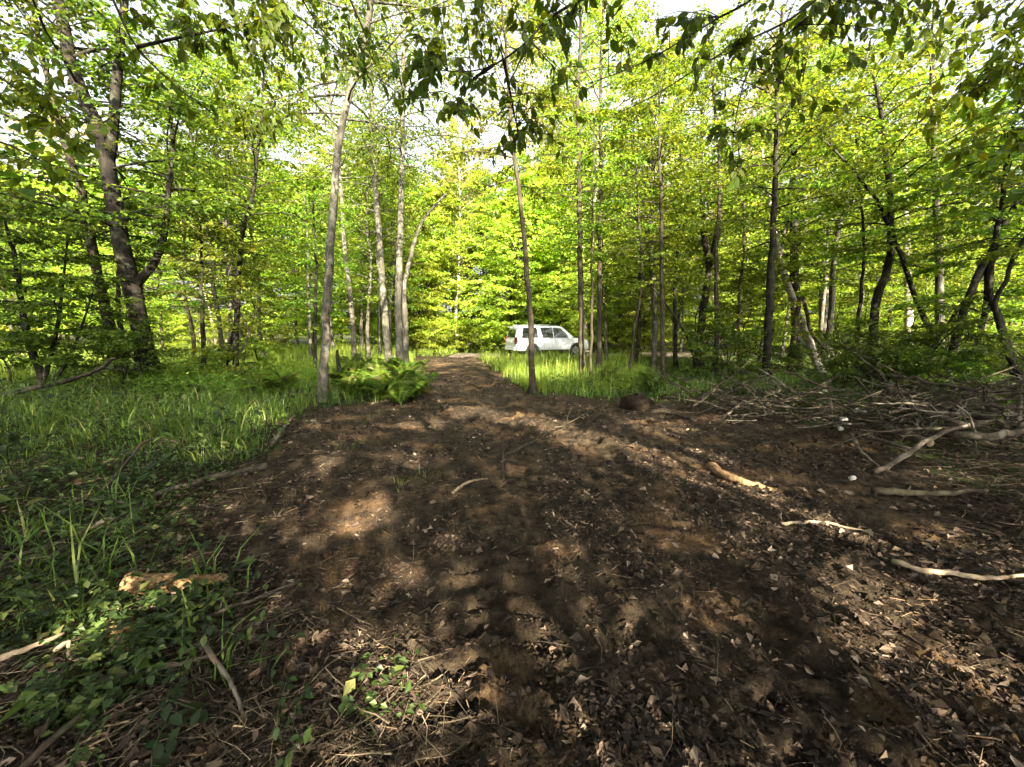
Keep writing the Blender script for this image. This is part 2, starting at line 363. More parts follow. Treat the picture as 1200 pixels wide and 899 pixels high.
M['dead'] = barkmat('dead_wood', (.025, .020, .014), (.085, .069, .05), (.14, .122, .095), scale=20)
M['dead_dark'] = barkmat('dead_wood_dark', (.014, .011, .008), (.05, .037, .025), (.065, .06, .038), scale=20)  # darker copy of the dead wood colour
M['peeled'] = barkmat('peeled_wood', (.11, .08, .05), (.27, .21, .14), None, scale=12, bump=.25)
M['cut'] = barkmat('cut_wood', (.06, .036, .018), (.24, .15, .075), None, scale=42, bump=.5)
M['soil'] = soilmat('tilled_soil', (.013, .0102, .0072), (.054, .0405, .026), (.28, .172, .085))
M['ground'] = soilmat('forest_floor', (.014, .011, .007), (.05, .034, .019), (.10, .065, .035), (.025, .040, .009))
M['gravel'] = soilmat('gravel', (.08, .066, .05), (.16, .135, .105), (.20, .17, .13))

# ------------------------------------------------------------------ ground, cleared dirt strip, gravel lane
def axis(lo, hi, fine_lo, fine_hi, step, growth):
    a = list(np.arange(fine_lo, fine_hi + step / 2, step)); s_ = step; v = a[-1]
    while v < hi: s_ *= growth; v += s_; a.append(v)
    s_ = step; v = a[0]; b = []
    while v > lo: s_ *= growth; v -= s_; b.append(v)
    return np.array(b[::-1] + a)
gx = axis(-400, 400, -3.2, 4.2, .026, 1.05); gy = axis(-300, 600, .9, 5.6, .026, 1.04)
GX, GY = np.meshgrid(gx, gy); GZ = height(GX, GY)
nx, ny = len(gx), len(gy)
V = np.stack([GX, GY, GZ], -1).reshape(-1, 3)
ii, jj = np.meshgrid(np.arange(nx - 1), np.arange(ny - 1)); b = (jj * nx + ii).reshape(-1)
Q = np.stack([b, b + 1, b + nx + 1, b + nx], 1)
cx = V[Q].mean(1); inside = dirt_sd(cx[:, 0], cx[:, 1]) > 0
lane = (~inside) & (cx[:, 1] > 23.1 + .05 * cx[:, 0]) & (cx[:, 1] < 28.0 + .05 * cx[:, 0] ) & (np.abs(cx[:, 0]) < 60) & ((cx[:, 0] > -4))
def sub(name, mask, mat):
    q = Q[mask]; u, inv = np.unique(q, return_inverse=True)
    o = mk(name, V[u], [inv.reshape(-1, 4)], mat, smooth_=True); o["kind"] = "structure"; return o
sub('ground', ~inside & ~lane, M['ground'])
sub('dirt_path', inside, M['soil'])
sub('gravel_lane', lane, M['gravel'])

# ------------------------------------------------------------------ trees with their own shape in the photograph
def tree(name, label, px, w, bark='bark_dark', leaf='leaf', Y=None, H=None, cat='tree', forks=(), t0=.45, nl=22, Lmax=1.9, lsize=.10,
         seed=0, group=None, nt=9, npl=12, e0=10, e1=50, droop=.25, crown=True, sides=9, ratio=.36, n=26, dz=0.0, azs=None, t1=1.0):
    rng = rs(seed + 11); nl = int(nl * 1.45); npl = npl + 3
    if Y is None: Y = gnd(*px[0])[1]
    P = [at(a, c, Y + dz * k) for k, (a, c) in enumerate(px)]
    bx, by = P[0][0], P[0][1]; g0 = hz(bx, by); base = np.array([bx, by, g0])
    if P[0][2] < g0 + .05: P[0] = np.array([bx, by, g0 - .12])
    else: P = [np.array([bx + (P[0][0] - P[1][0]) * .3, by, g0 - .12])] + P
    if H:
        while P[-1][2] < H:
            dd = P[-1] - P[-2]; dd = dd / np.linalg.norm(dd); dd[0] *= .8; dd[2] = max(dd[2], .75); dd = dd / np.linalg.norm(dd)
            P.append(P[-1] + dd * min(1.6, H - P[-1][2] + .05) + np.array([rng.randn() * .06, rng.randn() * .1, 0]))
    pts = spline(P, n) - base
    pts[1:-1, :2] += rng.randn(n - 2, 2) * .012
    k = Y / F / cp; hh = np.linspace(0, 1, n)
    r = (w / 2 * k) * (1 - .72 * hh ** 1.1); r[0] *= 1.8; r[1] *= 1.22
    root = tag(empty(name, base), label, cat, group)
    tg = Geo(); tg.tube(pts, r, sides, .16, rng)
    wood = Geo(); cr = Geo(); stems = []
    for (fp, fw, fH) in forks:
        FP = [at(a, c, Y + .15 * q) for q, (a, c) in enumerate(fp)]
        if fH:
            while FP[-1][2] < fH:
                dd = FP[-1] - FP[-2]; dd = dd / np.linalg.norm(dd); dd[0] *= .8; dd[2] = max(dd[2], .7); FP.append(FP[-1] + dd * min(1.5, fH - FP[-1][2] + .05))
        fp_ = spline(FP, 16) - base; j = np.argmin(np.linalg.norm(pts - fp_[0], axis=1)); fp_[0] = pts[j]
        fr = np.linspace(fw / 2 * k, fw / 2 * k * .3, 16)
        lg = Geo(); lg.tube(fp_, fr, 7, .15, rng); stems.append((fp_, fr)); lg.build('limb', M[bark], root, True)
    tg.build('trunk', M[bark], root, True)
    if crown:
        grow(rng, pts, r, t0, nl, Lmax, lsize, nt, npl, e0, e1, droop, ratio=ratio, wood=wood, crown=cr, base=base, azs=azs, t1=t1)
        for (fp_, fr) in stems:
            grow(rng, fp_, fr, .25, max(6, nl // 2), Lmax * .85, lsize, nt, npl, e0, e1, droop, ratio=ratio, wood=wood, crown=cr, base=base)
        wood.build('branches', M[bark], root, True); cr.build('crown', M[leaf], root)
    return root

# left
tree('maple_tree', 'big dark forked tree with rough lichen-spotted bark on the left', [(176, 456), (165, 390), (152, 330), (143, 290), (133, 240), (128, 195), (118, 160), (88, 90), (72, 20)], 19, 'bark_dark', 'leaf_dark',
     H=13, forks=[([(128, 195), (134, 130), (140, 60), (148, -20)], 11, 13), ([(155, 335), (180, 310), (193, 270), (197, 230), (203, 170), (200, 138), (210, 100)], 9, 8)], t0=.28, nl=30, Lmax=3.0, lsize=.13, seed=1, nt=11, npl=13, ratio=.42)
tree('maple_tree', 'slimmer dark trunk leaning beside the big forked tree', [(146, 455), (135, 400), (122, 360), (110, 300), (102, 260), (92, 215), (80, 180)], 11, 'bark_brown', 'leaf_dark',
     H=10, forks=[([(103, 262), (60, 250), (0, 256), (-40, 250)], 5, None)], t0=.35, nl=22, Lmax=2.6, lsize=.12, seed=2, ratio=.42)
tree('tree_sapling', 'thin bent stem right between the two dark left trunks', [(152, 448), (142, 390), (138, 330), (146, 270)], 6, 'bark_brown', 'leaf_dark', Y=11.2, H=5, t0=.4, nl=10, Lmax=1.0, lsize=.10, seed=3)
tree('tree_sapling', 'short straight black pole sapling left of the twin-stemmed sapling', [(239, 454), (238, 410), (237, 345)], 5.5, 'bark_dark', 'leaf', H=4.6, t0=.4, nl=12, Lmax=1.1, lsize=.10, seed=4)
tree('tree_sapling', 'dark twin-stemmed sapling standing in the left meadow grass', [(276, 452), (277, 390), (280, 310), (285, 270), (297, 220)], 6.5, 'bark_dark', 'leaf', H=8.5,
     forks=[([(277, 385), (268, 410), (265, 458)], 5, None)], t0=.35, nl=22, Lmax=1.7, lsize=.11, seed=5)
tree('aspen_tree', 'tall grey smooth trunk at the left edge of the dirt, leaning to the path', [(378, 478), (381, 400), (385, 330), (390, 260), (395, 190), (405, 130), (418, 75), (432, 20)], 10.5, 'bark_grey', 'leaf',
     H=11.5, t0=.46, nl=34, Lmax=2.2, lsize=.085, seed=6)
tree('tree_sapling', 'very thin dark sapling just left of the tall grey trunk', [(369, 446), (369, 380), (370, 310), (366, 230)], 4.5, 'bark_dark', 'leaf', H=6, t0=.35, nl=16, Lmax=1.2, lsize=.10, seed=7)
tree('aspen_tree', 'pale mottled slim trunk behind the ferns, leftmost of three together', [(456, 428), (447, 320), (441, 240), (437, 180), (435, 100)], 8.5, 'bark_grey', 'leaf', Y=15.5, H=15, t0=.40, nl=36, Lmax=2.3, lsize=.10, seed=8)
tree('aspen_tree', 'straight grey trunk rising from the fern clump beside the path', [(469, 450), (467, 340), (469, 270), (471, 210), (472, 150), (473, 60)], 8.5, 'bark_grey', 'leaf', Y=12.6, H=13, t0=.48, nl=34, Lmax=2.1, lsize=.09, seed=9)
tree('leaning_tree', 'pale bare trunk bending over the path with a broken top', [(476, 436), (474, 345), (476, 325), (484, 290), (497, 256), (523, 227)], 7.5, 'bark_grey', 'leaf', Y=13.6, t0=.8, nl=3, Lmax=.7, lsize=.09, seed=10, e0=-10, e1=20)
# centre and right of the path
tree('ash_tree', 'thin dark tree standing alone in front of the white car', [(624, 459), (622, 380), (617, 310), (610, 240), (604, 195), (598, 140)], 8, 'bark_brown', 'leaf', H=9.5, t0=.55, nl=20, Lmax=1.6, lsize=.095, seed=12)
tree('ash_tree', 'straight dark trunk with pale upper stem at the front of the white car', [(683, 449), (681, 360), (679, 260), (678, 170), (677, 120)], 7.5, 'bark_brown', 'leaf', H=11, t0=.42, nl=24, Lmax=1.8, lsize=.10, seed=13)
tree('tree_sapling', 'pole-thin stem squeezed between two straight dark trunks', [(693, 452), (693, 330), (695, 220)], 3.6, 'bark_brown', 'leaf', H=7.5, t0=.5, nl=12, Lmax=1.0, lsize=.095, seed=14)
tree('ash_tree', 'slender brown trunk right of the pole-thin stem', [(702, 440), (703, 300), (704, 180), (704, 80)], 6, 'bark_brown', 'leaf', H=13, t0=.38, nl=22, Lmax=1.9, lsize=.10, seed=15)
tree('ash_tree', 'slim brown sapling rising behind the dark soil clump', [(777, 452), (775, 317), (774, 225), (772, 150)], 5.5, 'bark_brown', 'leaf', H=9, t0=.33, nl=22, Lmax=1.6, lsize=.10, seed=16)
tree('tree_sapling', 'wavy thin dark stem right of the slim brown sapling', [(792, 432), (791, 337), (798, 246), (797, 170)], 4.5, 'bark_dark', 'leaf', H=11.5, t0=.4, nl=16, Lmax=1.4, lsize=.10, seed=17)
tree('forked_tree', 'dark y-shaped tree forking at mid height on the right', [(818, 434), (823, 367), (831, 317), (825, 283), (823, 233)], 9, 'bark_dark', 'leaf', H=12, forks=[([(831, 317), (840, 271), (846, 225), (848, 170)], 6, 11.5)], t0=.5, nl=18, Lmax=1.7, lsize=.105, seed=18)
tree('tree_sapling', 'straight greyish stem right beside the y-shaped tree', [(838, 448), (840, 358), (840, 308), (843, 210)], 6, 'bark_brown', 'leaf', H=10.5, t0=.45, nl=16, Lmax=1.4, lsize=.10, seed=19)
tree('ash_tree', 'straight knobbly dark trunk rising behind the brush pile', [(898, 455), (901, 367), (906, 271), (909, 187), (911, 120)], 9, 'bark_dark', 'leaf', H=9.5, t0=.42, nl=24, Lmax=2.1, lsize=.11, seed=20)
tree('birch_tree', 'white birch trunk leaning left with peeling bark', [(962, 437), (942, 383), (927, 346), (912, 296), (905, 255)], 9.5, 'bark_pale', 'leaf', Y=13.5, H=7.5, t0=.75, nl=8, Lmax=1.0, lsize=.10, seed=21)
tree('broken_snag', 'short broken stub with a pale snapped end crossing the leaning birch', [(938, 350), (950, 388), (962, 404), (976, 418)], 7, 'bark_brown', 'leaf', Y=13.2, crown=False, seed=22)
tree('maple_tree', 'stout dark trunk behind the white leaning birch', [(933, 430), (933, 375), (931, 300), (932, 220)], 11, 'bark_dark', 'leaf', Y=15.5, H=12, t0=.3, nl=26, Lmax=2.3, lsize=.12, seed=23)
tree('maple_tree', 'thick grey-brown trunk far back between the leaning birch and the bent sapling', [(967, 415), (967, 346), (966, 304), (968, 200)], 13, 'bark_grey', 'leaf', Y=20, H=15, t0=.3, nl=26, Lmax=2.8, lsize=.13, seed=24)
tree('maple_tree', 'dark crooked trunk in the thicket behind the brush pile', [(1020, 452), (1027, 358), (1040, 317), (1045, 262), (1040, 200)], 10, 'bark_dark', 'leaf', H=8.5, t0=.42, nl=24, Lmax=2.1, lsize=.115, seed=25)
tree('bent_sapling', 'long thin dark sapling arching over to the left', [(1100, 440), (1096, 404), (1075, 354), (1054, 296), (1033, 246), (1008, 208), (971, 171), (945, 148)], 6, 'bark_dark', 'leaf', Y=11, t0=.6, nl=10, Lmax=1.1, lsize=.11, seed=26)
tree('ash_tree', 'tall straight grey trunk right of the arching sapling', [(1102, 440), (1100, 337), (1098, 254), (1094, 171), (1092, 60)], 8.5, 'bark_grey', 'leaf', Y=12.5, H=12.5, t0=.3, nl=26, Lmax=2.0, lsize=.105, seed=27)
tree('birch_tree', 'pale sunlit trunk behind the crooked dark trunk', [(1066, 420), (1065, 367), (1062, 271), (1060, 180)], 8, 'bark_pale', 'leaf', Y=18, H=13, t0=.35, nl=22, Lmax=2.2, lsize=.12, seed=28)
tree('leaning_tree', 'dark multi-stemmed tree leaning out at the right edge', [(1108, 440), (1137, 343), (1160, 296), (1196, 229), (1230, 170)], 9, 'bark_dark', 'leaf', Y=9.5, H=7.5,
     forks=[([(1160, 297), (1154, 367), (1129, 445)], 8, None)], t0=.5, nl=16, Lmax=1.8, lsize=.12, seed=29, ratio=.42)
tree('leaning_tree', 'curved dark stem at the far right edge above the brush', [(1194, 458), (1175, 383), (1158, 337), (1170, 260)], 8, 'bark_dark', 'leaf', Y=8.5, H=6.5, t0=.5, nl=12, Lmax=1.5, lsize=.12, seed=30, ratio=.42)
tree('broken_snag', 'low mossy broken stump among the ferns left of the path', [(396, 462), (397, 440), (395, 410)], 9, 'bark_dark', 'leaf', crown=False, seed=31, n=8)
tree('leaning_tree', 'thin dark stem slanting right in front of the right edge thicket', [(1075, 452), (1098, 400), (1135, 345), (1178, 290), (1215, 250)], 5, 'bark_dark', 'leaf', Y=10, H=5.5, t0=.6, nl=8, Lmax=1.2, lsize=.11, seed=33)
tree('leaning_tree', 'dark stem curving up left at the lower right edge', [(1215, 470), (1180, 410), (1168, 360), (1190, 300), (1225, 240)], 6, 'bark_dark', 'leaf', Y=7.8, H=5, t0=.6, nl=8, Lmax=1.2, lsize=.11, seed=34)
tree('tree_sapling', 'thin upright dark stem just left of the dark crooked trunk', [(1003, 448), (1005, 380), (1012, 300), (1008, 220)], 4.5, 'bark_dark', 'leaf', Y=11.5, H=7, t0=.5, nl=12, Lmax=1.3, lsize=.11, seed=35)
tree('tree_sapling', 'thin stem midway between the straight knobbly trunk and the y-shaped tree', [(868, 442), (866, 360), (872, 280), (868, 200)], 4, 'bark_brown', 'leaf', Y=13, H=8, t0=.5, nl=12, Lmax=1.3, lsize=.11, seed=36)
tree('tree_sapling', 'thin slanting dark stem low between the slim brown sapling and the car', [(738, 440), (742, 390), (752, 330), (748, 250)], 4, 'bark_brown', 'leaf', Y=13, H=8, t0=.5, nl=12, Lmax=1.3, lsize=.11, seed=37)
tree('dead_sapling', 'bare dead stem slanting down to the foot of the y-shaped tree', [(816, 432), (805, 395), (780, 355), (752, 325)], 4, 'bark_dark', 'leaf', Y=12.5, crown=False, seed=38)
# shrubs at the left edge
tree('shrub', 'dark many-stemmed bush at the left edge', [(52, 475), (45, 430), (28, 375), (20, 320)], 8, 'bark_dark', 'leaf_dark', Y=9, H=4, cat='shrub',
     forks=[([(50, 450), (66, 390), (75, 320)], 5, 4), ([(52, 470), (85, 410), (100, 370)], 4, 3)], t0=.2, nl=18, Lmax=1.2, lsize=.10, seed=32)

# ------------------------------------------------------------------ trees that come in kinds: build one of each, then copy it
def proto(name, H, r, bark, leaf, seed, t0, nl, Lmax, ls, nt=8, npl=12, e0=10, e1=50, droop=.2, bend=.3, ratio=.36, prof=None, cat='tree', twigs=False, tilt=.4, stems=1, sides=7):
    rng = rs(seed); root = tag(empty(name, (0, 0, -500)), None, cat)
    wood = Geo(); cr = Geo()
    for s_ in range(stems):
        b0 = rng.randn(2) * (.12 if stems > 1 else 0)
        P = [[b0[0], b0[1], -.15]]
        lean = rng.randn(2) * (.25 if stems > 1 else .05)
        for k in range(1, 7): P.append([P[0][0] + lean[0] * H * k / 6 + rng.randn() * bend * .3, P[0][1] + lean[1] * H * k / 6 + rng.randn() * bend * .3, H * k / 6 * (1 if s_ == 0 else .8)])
        pts = spline(P, 14); rad = r * (1 - .75 * np.linspace(0, 1, 14)); rad[0] *= 1.35
        tg = Geo(); tg.tube(pts, rad, sides, .12, rng); tg.build('trunk' if stems == 1 else 'stem', M[bark], root, True)
        grow(rng, pts, rad, t0, nl, Lmax, ls, nt, npl, e0, e1, droop, tilt, ratio, wood=wood, crown=cr, cull=False, twigs=twigs, prof=prof)
    wood.build('branches', M[bark], root, True); cr.build('crown', M[leaf], root)
    return root
PR = {
 'maple_a': proto('maple_tree', 9.5, .10, 'bark_brown', 'leaf', 101, .3, 48, 2.6, .13, 11, 15, ratio=.42),
 'maple_b': proto('maple_tree', 12, .13, 'bark_grey', 'leaf', 102, .3, 56, 2.8, .135, 11, 15, ratio=.42),
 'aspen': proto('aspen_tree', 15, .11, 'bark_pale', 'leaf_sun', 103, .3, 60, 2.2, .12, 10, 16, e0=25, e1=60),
 'high': proto('aspen_tree', 13.5, .10, 'bark_grey', 'leaf', 111, .5, 44, 2.4, .115, 10, 15, e0=15, e1=50),
 'sapling_a': proto('tree_sapling', 5.2, .035, 'bark_dark', 'leaf', 104, .22, 22, 1.25, .105, 9, 13, twigs=True, bend=.4),
 'sapling_b': proto('tree_sapling', 3.4, .022, 'bark_brown', 'leaf', 105, .15, 16, 1.0, .10, 9, 12, twigs=True, bend=.4),
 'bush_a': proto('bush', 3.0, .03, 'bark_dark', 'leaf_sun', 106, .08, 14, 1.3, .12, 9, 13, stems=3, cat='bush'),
 'bush_b': proto('bush', 1.7, .018, 'bark_dark', 'leaf_dark', 107, .1, 9, .8, .085, 8, 12, stems=4, cat='bush', twigs=True),
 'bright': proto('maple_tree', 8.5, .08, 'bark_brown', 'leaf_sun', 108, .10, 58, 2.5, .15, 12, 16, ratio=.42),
 'pine': proto('pine_tree', 19, .17, 'bark_pine', 'needle', 109, .42, 46, 2.5, .26, 11, 16, e0=-5, e1=35, ratio=.07, tilt=1.0),
 'pine_b': proto('pine_tree', 16, .14, 'bark_pine', 'needle', 110, .5, 36, 2.2, .26, 11, 16, e0=-5, e1=35, ratio=.07, tilt=1.0),
}
used = {}
def put(kind, x, y, s, label, group, rng):
    loc = (x, y, hz(x, y)); rz = rng.rand() * 6.28
    if kind not in used:
        o = PR[kind]; used[kind] = o; o.location = loc; o.rotation_euler = (0, 0, rz); o.scale = (s, s, s); o["label"] = label; o["group"] = group
        return o
    return copy_tree(PR[kind], loc, rz, s, label, group)
LB = {
 'maple_a': ('brown-stemmed leafy maple', 'maples in the wood'), 'maple_b': ('tall grey-stemmed maple', 'tall maples in the wood'), 'aspen': ('tall pale-trunked aspen', 'aspens in the wood'),
 'high': ('high-crowned grey-stemmed aspen', 'high-crowned aspens'), 'sapling_a': ('thin dark leafy sapling', 'saplings in the undergrowth'), 'sapling_b': ('low thin sapling', 'low saplings under the trees'), 'bush_a': ('bright yellow-green bush', 'bright bushes'),
 'bush_b': ('low dark leafy bush', 'low bushes under the trees'), 'bright': ('sunlit yellow-green maple', 'sunlit maples'), 'pine': ('tall golden-needled pine', 'tall pines'), 'pine_b': ('shorter golden-needled pine', 'shorter pines'),
}
ZONES = [(120, 'at the far left behind the dark bush'), (250, 'behind the big forked tree on the left'), (330, 'behind the twin-stemmed sapling on the left'), (440, 'behind the tall grey leaning trunk'), (500, 'behind the fern clump'), (585, 'at the end of the path'),
         (640, 'behind the rear of the white car'), (710, 'behind the front of the white car'), (770, 'just right of the white car'), (860, 'round the y-shaped tree on the right'), (960, 'round the leaning white birch'), (1060, 'round the dark crooked trunk on the right'), (1140, 'round the arching sapling on the right'), (9999, 'at the right edge behind the leaning stems')]
def scatter(kinds, n, pxr, yr, seed, smin, smax, mind, ok=None):
    rng = rs(seed); got = []
    for _ in range(n * 40):
        if len(got) >= n: break
        y = rng.uniform(*yr); px = rng.uniform(*pxr); x = (px - 600) / F * y
        if ok and not ok(px, x, y): continue
        if any((x - a) ** 2 + (y - b) ** 2 < mind ** 2 for a, b in got): continue
        got.append((x, y)); k = kinds[rng.randint(len(kinds))]; z = next(t for lim, t in ZONES if px < lim)
        dep = 'deep ' if y > 48 else 'far ' if y > 36 else 'beyond the lane ' if y > 28.5 else ''
        put(k, x, y, rng.uniform(smin, smax), LB[k][0] + ' ' + dep + z, LB[k][1], rng)
# right-hand wood
scatter(['maple_a', 'maple_b', 'maple_b', 'aspen'], 14, (745, 1290), (14, 30), 201, .75, 1.0, 2.2)
scatter(['sapling_a', 'sapling_a', 'sapling_b'], 14, (735, 1260), (14.5, 25), 202, .8, 1.2, 1.2)
scatter(['bush_b', 'sapling_b'], 13, (850, 1270), (8.2, 14), 203, .7, 1.2, .8)
scatter(['bush_b'], 4, (940, 1290), (7.3, 8.5), 204, .5, .75, .8)
rng = rs(77); put('maple_a', 5.3, 16.6, .95, 'leafy maple added right of the white car to shade it', 'maples in the wood', rng); put('maple_b', 4.6, 18.6, .7, 'young grey-stemmed maple next to the front of the white car', 'tall maples in the wood', rng)  # first maple added to cast shade on the car
# left-hand wood
scatter(['maple_a', 'maple_b', 'maple_a'], 7, (-120, 330), (14, 27), 211, .75, 1.0, 2.6)
scatter(['sapling_a', 'sapling_b', 'sapling_a'], 8, (-90, 340), (9.5, 24), 212, .75, 1.2, 1.2)
scatter(['bush_b', 'bush_b', 'sapling_b'], 5, (-60, 160), (8.5, 12), 213, .7, 1.1, 1.0)
scatter(['high'], 6, (215, 470), (15, 25), 231, .9, 1.1, 2.4)
scatter(['high'], 3, (860, 1150), (15, 24), 232, .9, 1.1, 2.4)
# beyond the lane
scatter(['bush_a', 'bright', 'bush_a', 'bright'], 34, (-150, 1350), (29.5, 36), 221, .75, 1.2, 1.5)
scatter(['bush_a', 'bright'], 14, (440, 760), (29.5, 35), 222, .7, 1.0, 1.1)
scatter(['bright'], 34, (-150, 1350), (31, 42), 226, 1.4, 2.0, 2.4)
scatter(['aspen', 'maple_b', 'bright', 'pine_b'], 34, (-150, 1350), (36, 50), 223, 1.0, 1.5, 2.0)
scatter(['pine', 'pine_b'], 44, (250, 900), (35, 62), 224, .85, 1.2, 1.7)
scatter(['maple_b', 'pine', 'bright', 'bright'], 44, (-150, 1350), (50, 75), 225, 1.3, 2.0, 2.6)
scatter(['aspen', 'maple_b'], 5, (380, 470), (17, 28), 227, .8, 1.0, 1.8)
scatter(['aspen', 'maple_b', 'bright'], 16, (430, 780), (29.5, 36), 228, 1.1, 1.7, 1.5)
scatter(['bush_a', 'bush_b', 'bush_a'], 26, (420, 760), (29, 33), 229, .55, .9, .7)
scatter(['aspen', 'maple_b'], 4, (720, 800), (15, 27), 230, .8, 1.0, 1.8)

# ------------------------------------------------------------------ unseen trees added behind and beside the viewer to shade the clearing
def shade_tree(x, y, H, seed, label, r=.12, t0=.2, nl=40, Lmax=3.0, ls=.15):
    rng = rs(seed); base = np.array([x, y, hz(x, y)])
    P = [[0, 0, -.15]]
    for k in range(1, 7): P.append([rng.randn() * .15, rng.randn() * .15, H * k / 6])
    pts = spline(P, 18); rad = r * (1 - .75 * np.linspace(0, 1, 18)); rad[0] *= 1.4
    root = tag(empty('maple_tree', base), label, 'tree', 'trees added to shade the clearing')
    tg = Geo(); tg.tube(pts, rad, 9, .14, rng); tg.build('trunk', M['bark_brown'], root, True)
    w, c = grow(rng, pts, rad, t0, nl, Lmax, ls, 10, 13, 5, 50, .2, .5, .42, base=base, twigs=False)
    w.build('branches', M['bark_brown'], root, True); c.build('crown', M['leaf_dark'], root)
SHADE = [(-5.5, -3.2, 8.5), (-2.2, -4.4, 10.5), (1.5, -4.0, 9.5), (4.6, -3.4, 11), (7.8, -2.6, 11.5), (11, -1.2, 11), (-9, -2.5, 9), (.2, -7.2, 9.5), (5.5, -7, 10), (-4.2, -7.5, 9), (10, -6, 11), (13.5, 2.0, 10), (-8.5, 2.5, 8.5), (8.8, 3.0, 8.0)]
SHADE += [(-13, -7.5, 13.5), (-9.8, -8.4, 16), (-6.6, -9.2, 16.5), (-3.0, -9.8, 16.5), (0.4, -9.4, 14), (3.6, -10, 14.2), (7.2, -9.2, 14), (10.8, -8.6, 14.5), (14, -7.5, 14.5), (16.5, -3, 14)]
for i, (x, y, H) in enumerate(SHADE): shade_tree(x, y, H, 300 + i, 'leafy maple added behind the clearing for shade, outside the picture', t0=.2 if H < 12 else .42, nl=56 if H < 12 else 56)

# ------------------------------------------------------------------ white car on the lane
def prism_mesh(prof, y0, y1, inset_top=None):
    pass
def box_obj(name, prof, ys, mat, parent, bevel=.0, seg=3):
    """side profile [(x, z)] carried across the given half widths: ys(x, z) -> half width"""
    import bmesh
    bm = bmesh.new(); L = [bm.verts.new((x, ys(x, z), z)) for x, z in prof]; Rr = [bm.verts.new((x, -ys(x, z), z)) for x, z in prof]
    n = len(prof)
    bm.faces.new(L[::-1]); bm.faces.new(Rr)
    for i in range(n): j = (i + 1) % n; bm.faces.new((L[i], L[j], Rr[j], Rr[i]))
    bmesh.ops.recalc_face_normals(bm, faces=bm.faces)
    if bevel:
        es = [e for e in bm.edges if e.calc_face_angle(0) > .35]
        bmesh.ops.bevel(bm, geom=es, offset=bevel, segments=seg, affect='EDGES', clamp_overlap=True)
    bmesh.ops.triangulate(bm, faces=[f for f in bm.faces if len(f.verts) > 4])
    me = bpy.data.meshes.new(name); bm.to_mesh(me); bm.free(); me.materials.append(mat)
    for p in me.polygons: p.use_smooth = True
    me.update()
    o = link(name, me, parent)
    try: me.set_sharp_from_angle(angle=R(32))
    except Exception: pass
    return o
M['paint'] = plain('white_paint', (.62, .64, .66), .3, 0, .5, .4, .02)
M['glass'] = plain('tinted_glass', (.018, .022, .024), .05, 0, .8)
M['tyre'] = plain('tyre_rubber', (.018, .018, .018), .85)
M['rim'] = plain('alloy_rim', (.16, .165, .17), .4, .8)
M['tail'] = plain('red_lens', (.16, .012, .01), .2, 0, .6)
M['black'] = plain('black_trim', (.02, .02, .022), .55)
M['chrome'] = plain('bright_trim', (.6, .6, .62), .2, .9)
M['plate'] = plain('plate_white', (.6, .62, .66), .5)
car = tag(empty('parked_car', (-.12, 24.5, hz(-.1, 24.5) + .02), R(20)), 'white sport utility vehicle parked on the lane beyond the grass', 'car')
arch = lambda cx, r=.46, zc=.36: [(cx + r * math.cos(a), zc + r * math.sin(a)) for a in np.linspace(0, math.pi, 9)]
low = [(.10, .38), (.02, .55), (0.0, .95), (.03, 1.12), (3.9, 1.14), (4.4, 1.12), (5.0, 1.04), (5.15, .85), (5.16, .5), (5.05, .34)] + arch(4.22) + arch(1.15)
car_w = lambda x, z: 1.0 - .05 * max(0, (.6 - z)) - .10 * max(0, x - 4.2) ** 1.2 - .05 * max(0, .5 - x) - .03 * max(0, z - .95)
box_obj('body', low, car_w, M['paint'], car, .045)
gw = lambda x, z: .965 - .24 * (z - 1.10) / .78
box_obj('cabin', [(.05, 1.10), (.20, 1.66), (.30, 1.85), (.60, 1.905), (2.9, 1.90), (3.25, 1.86), (3.65, 1.52), (4.08, 1.13)], gw, M['paint'], car, .05)
def side_panel(name, poly, s, mat, parent, d=.012, wf=gw):
    V = [(x, s * (wf(x, z) + dd), z) for dd in (-.02, d) for x, z in poly]; n = len(poly)
    T = [[k for k in range(n)], [n + k for k in range(n)][::-1]]
    if s < 0: T = [t[::-1] for t in T]
    Qs = [[i, (i + 1) % n, n + (i + 1) % n, n + i][::(-1 if s > 0 else 1)] for i in range(n)]
    me = bpy.data.meshes.new(name); me.from_pydata(V, [], T + Qs); me.materials.append(mat); me.update(); return link(name, me, parent)
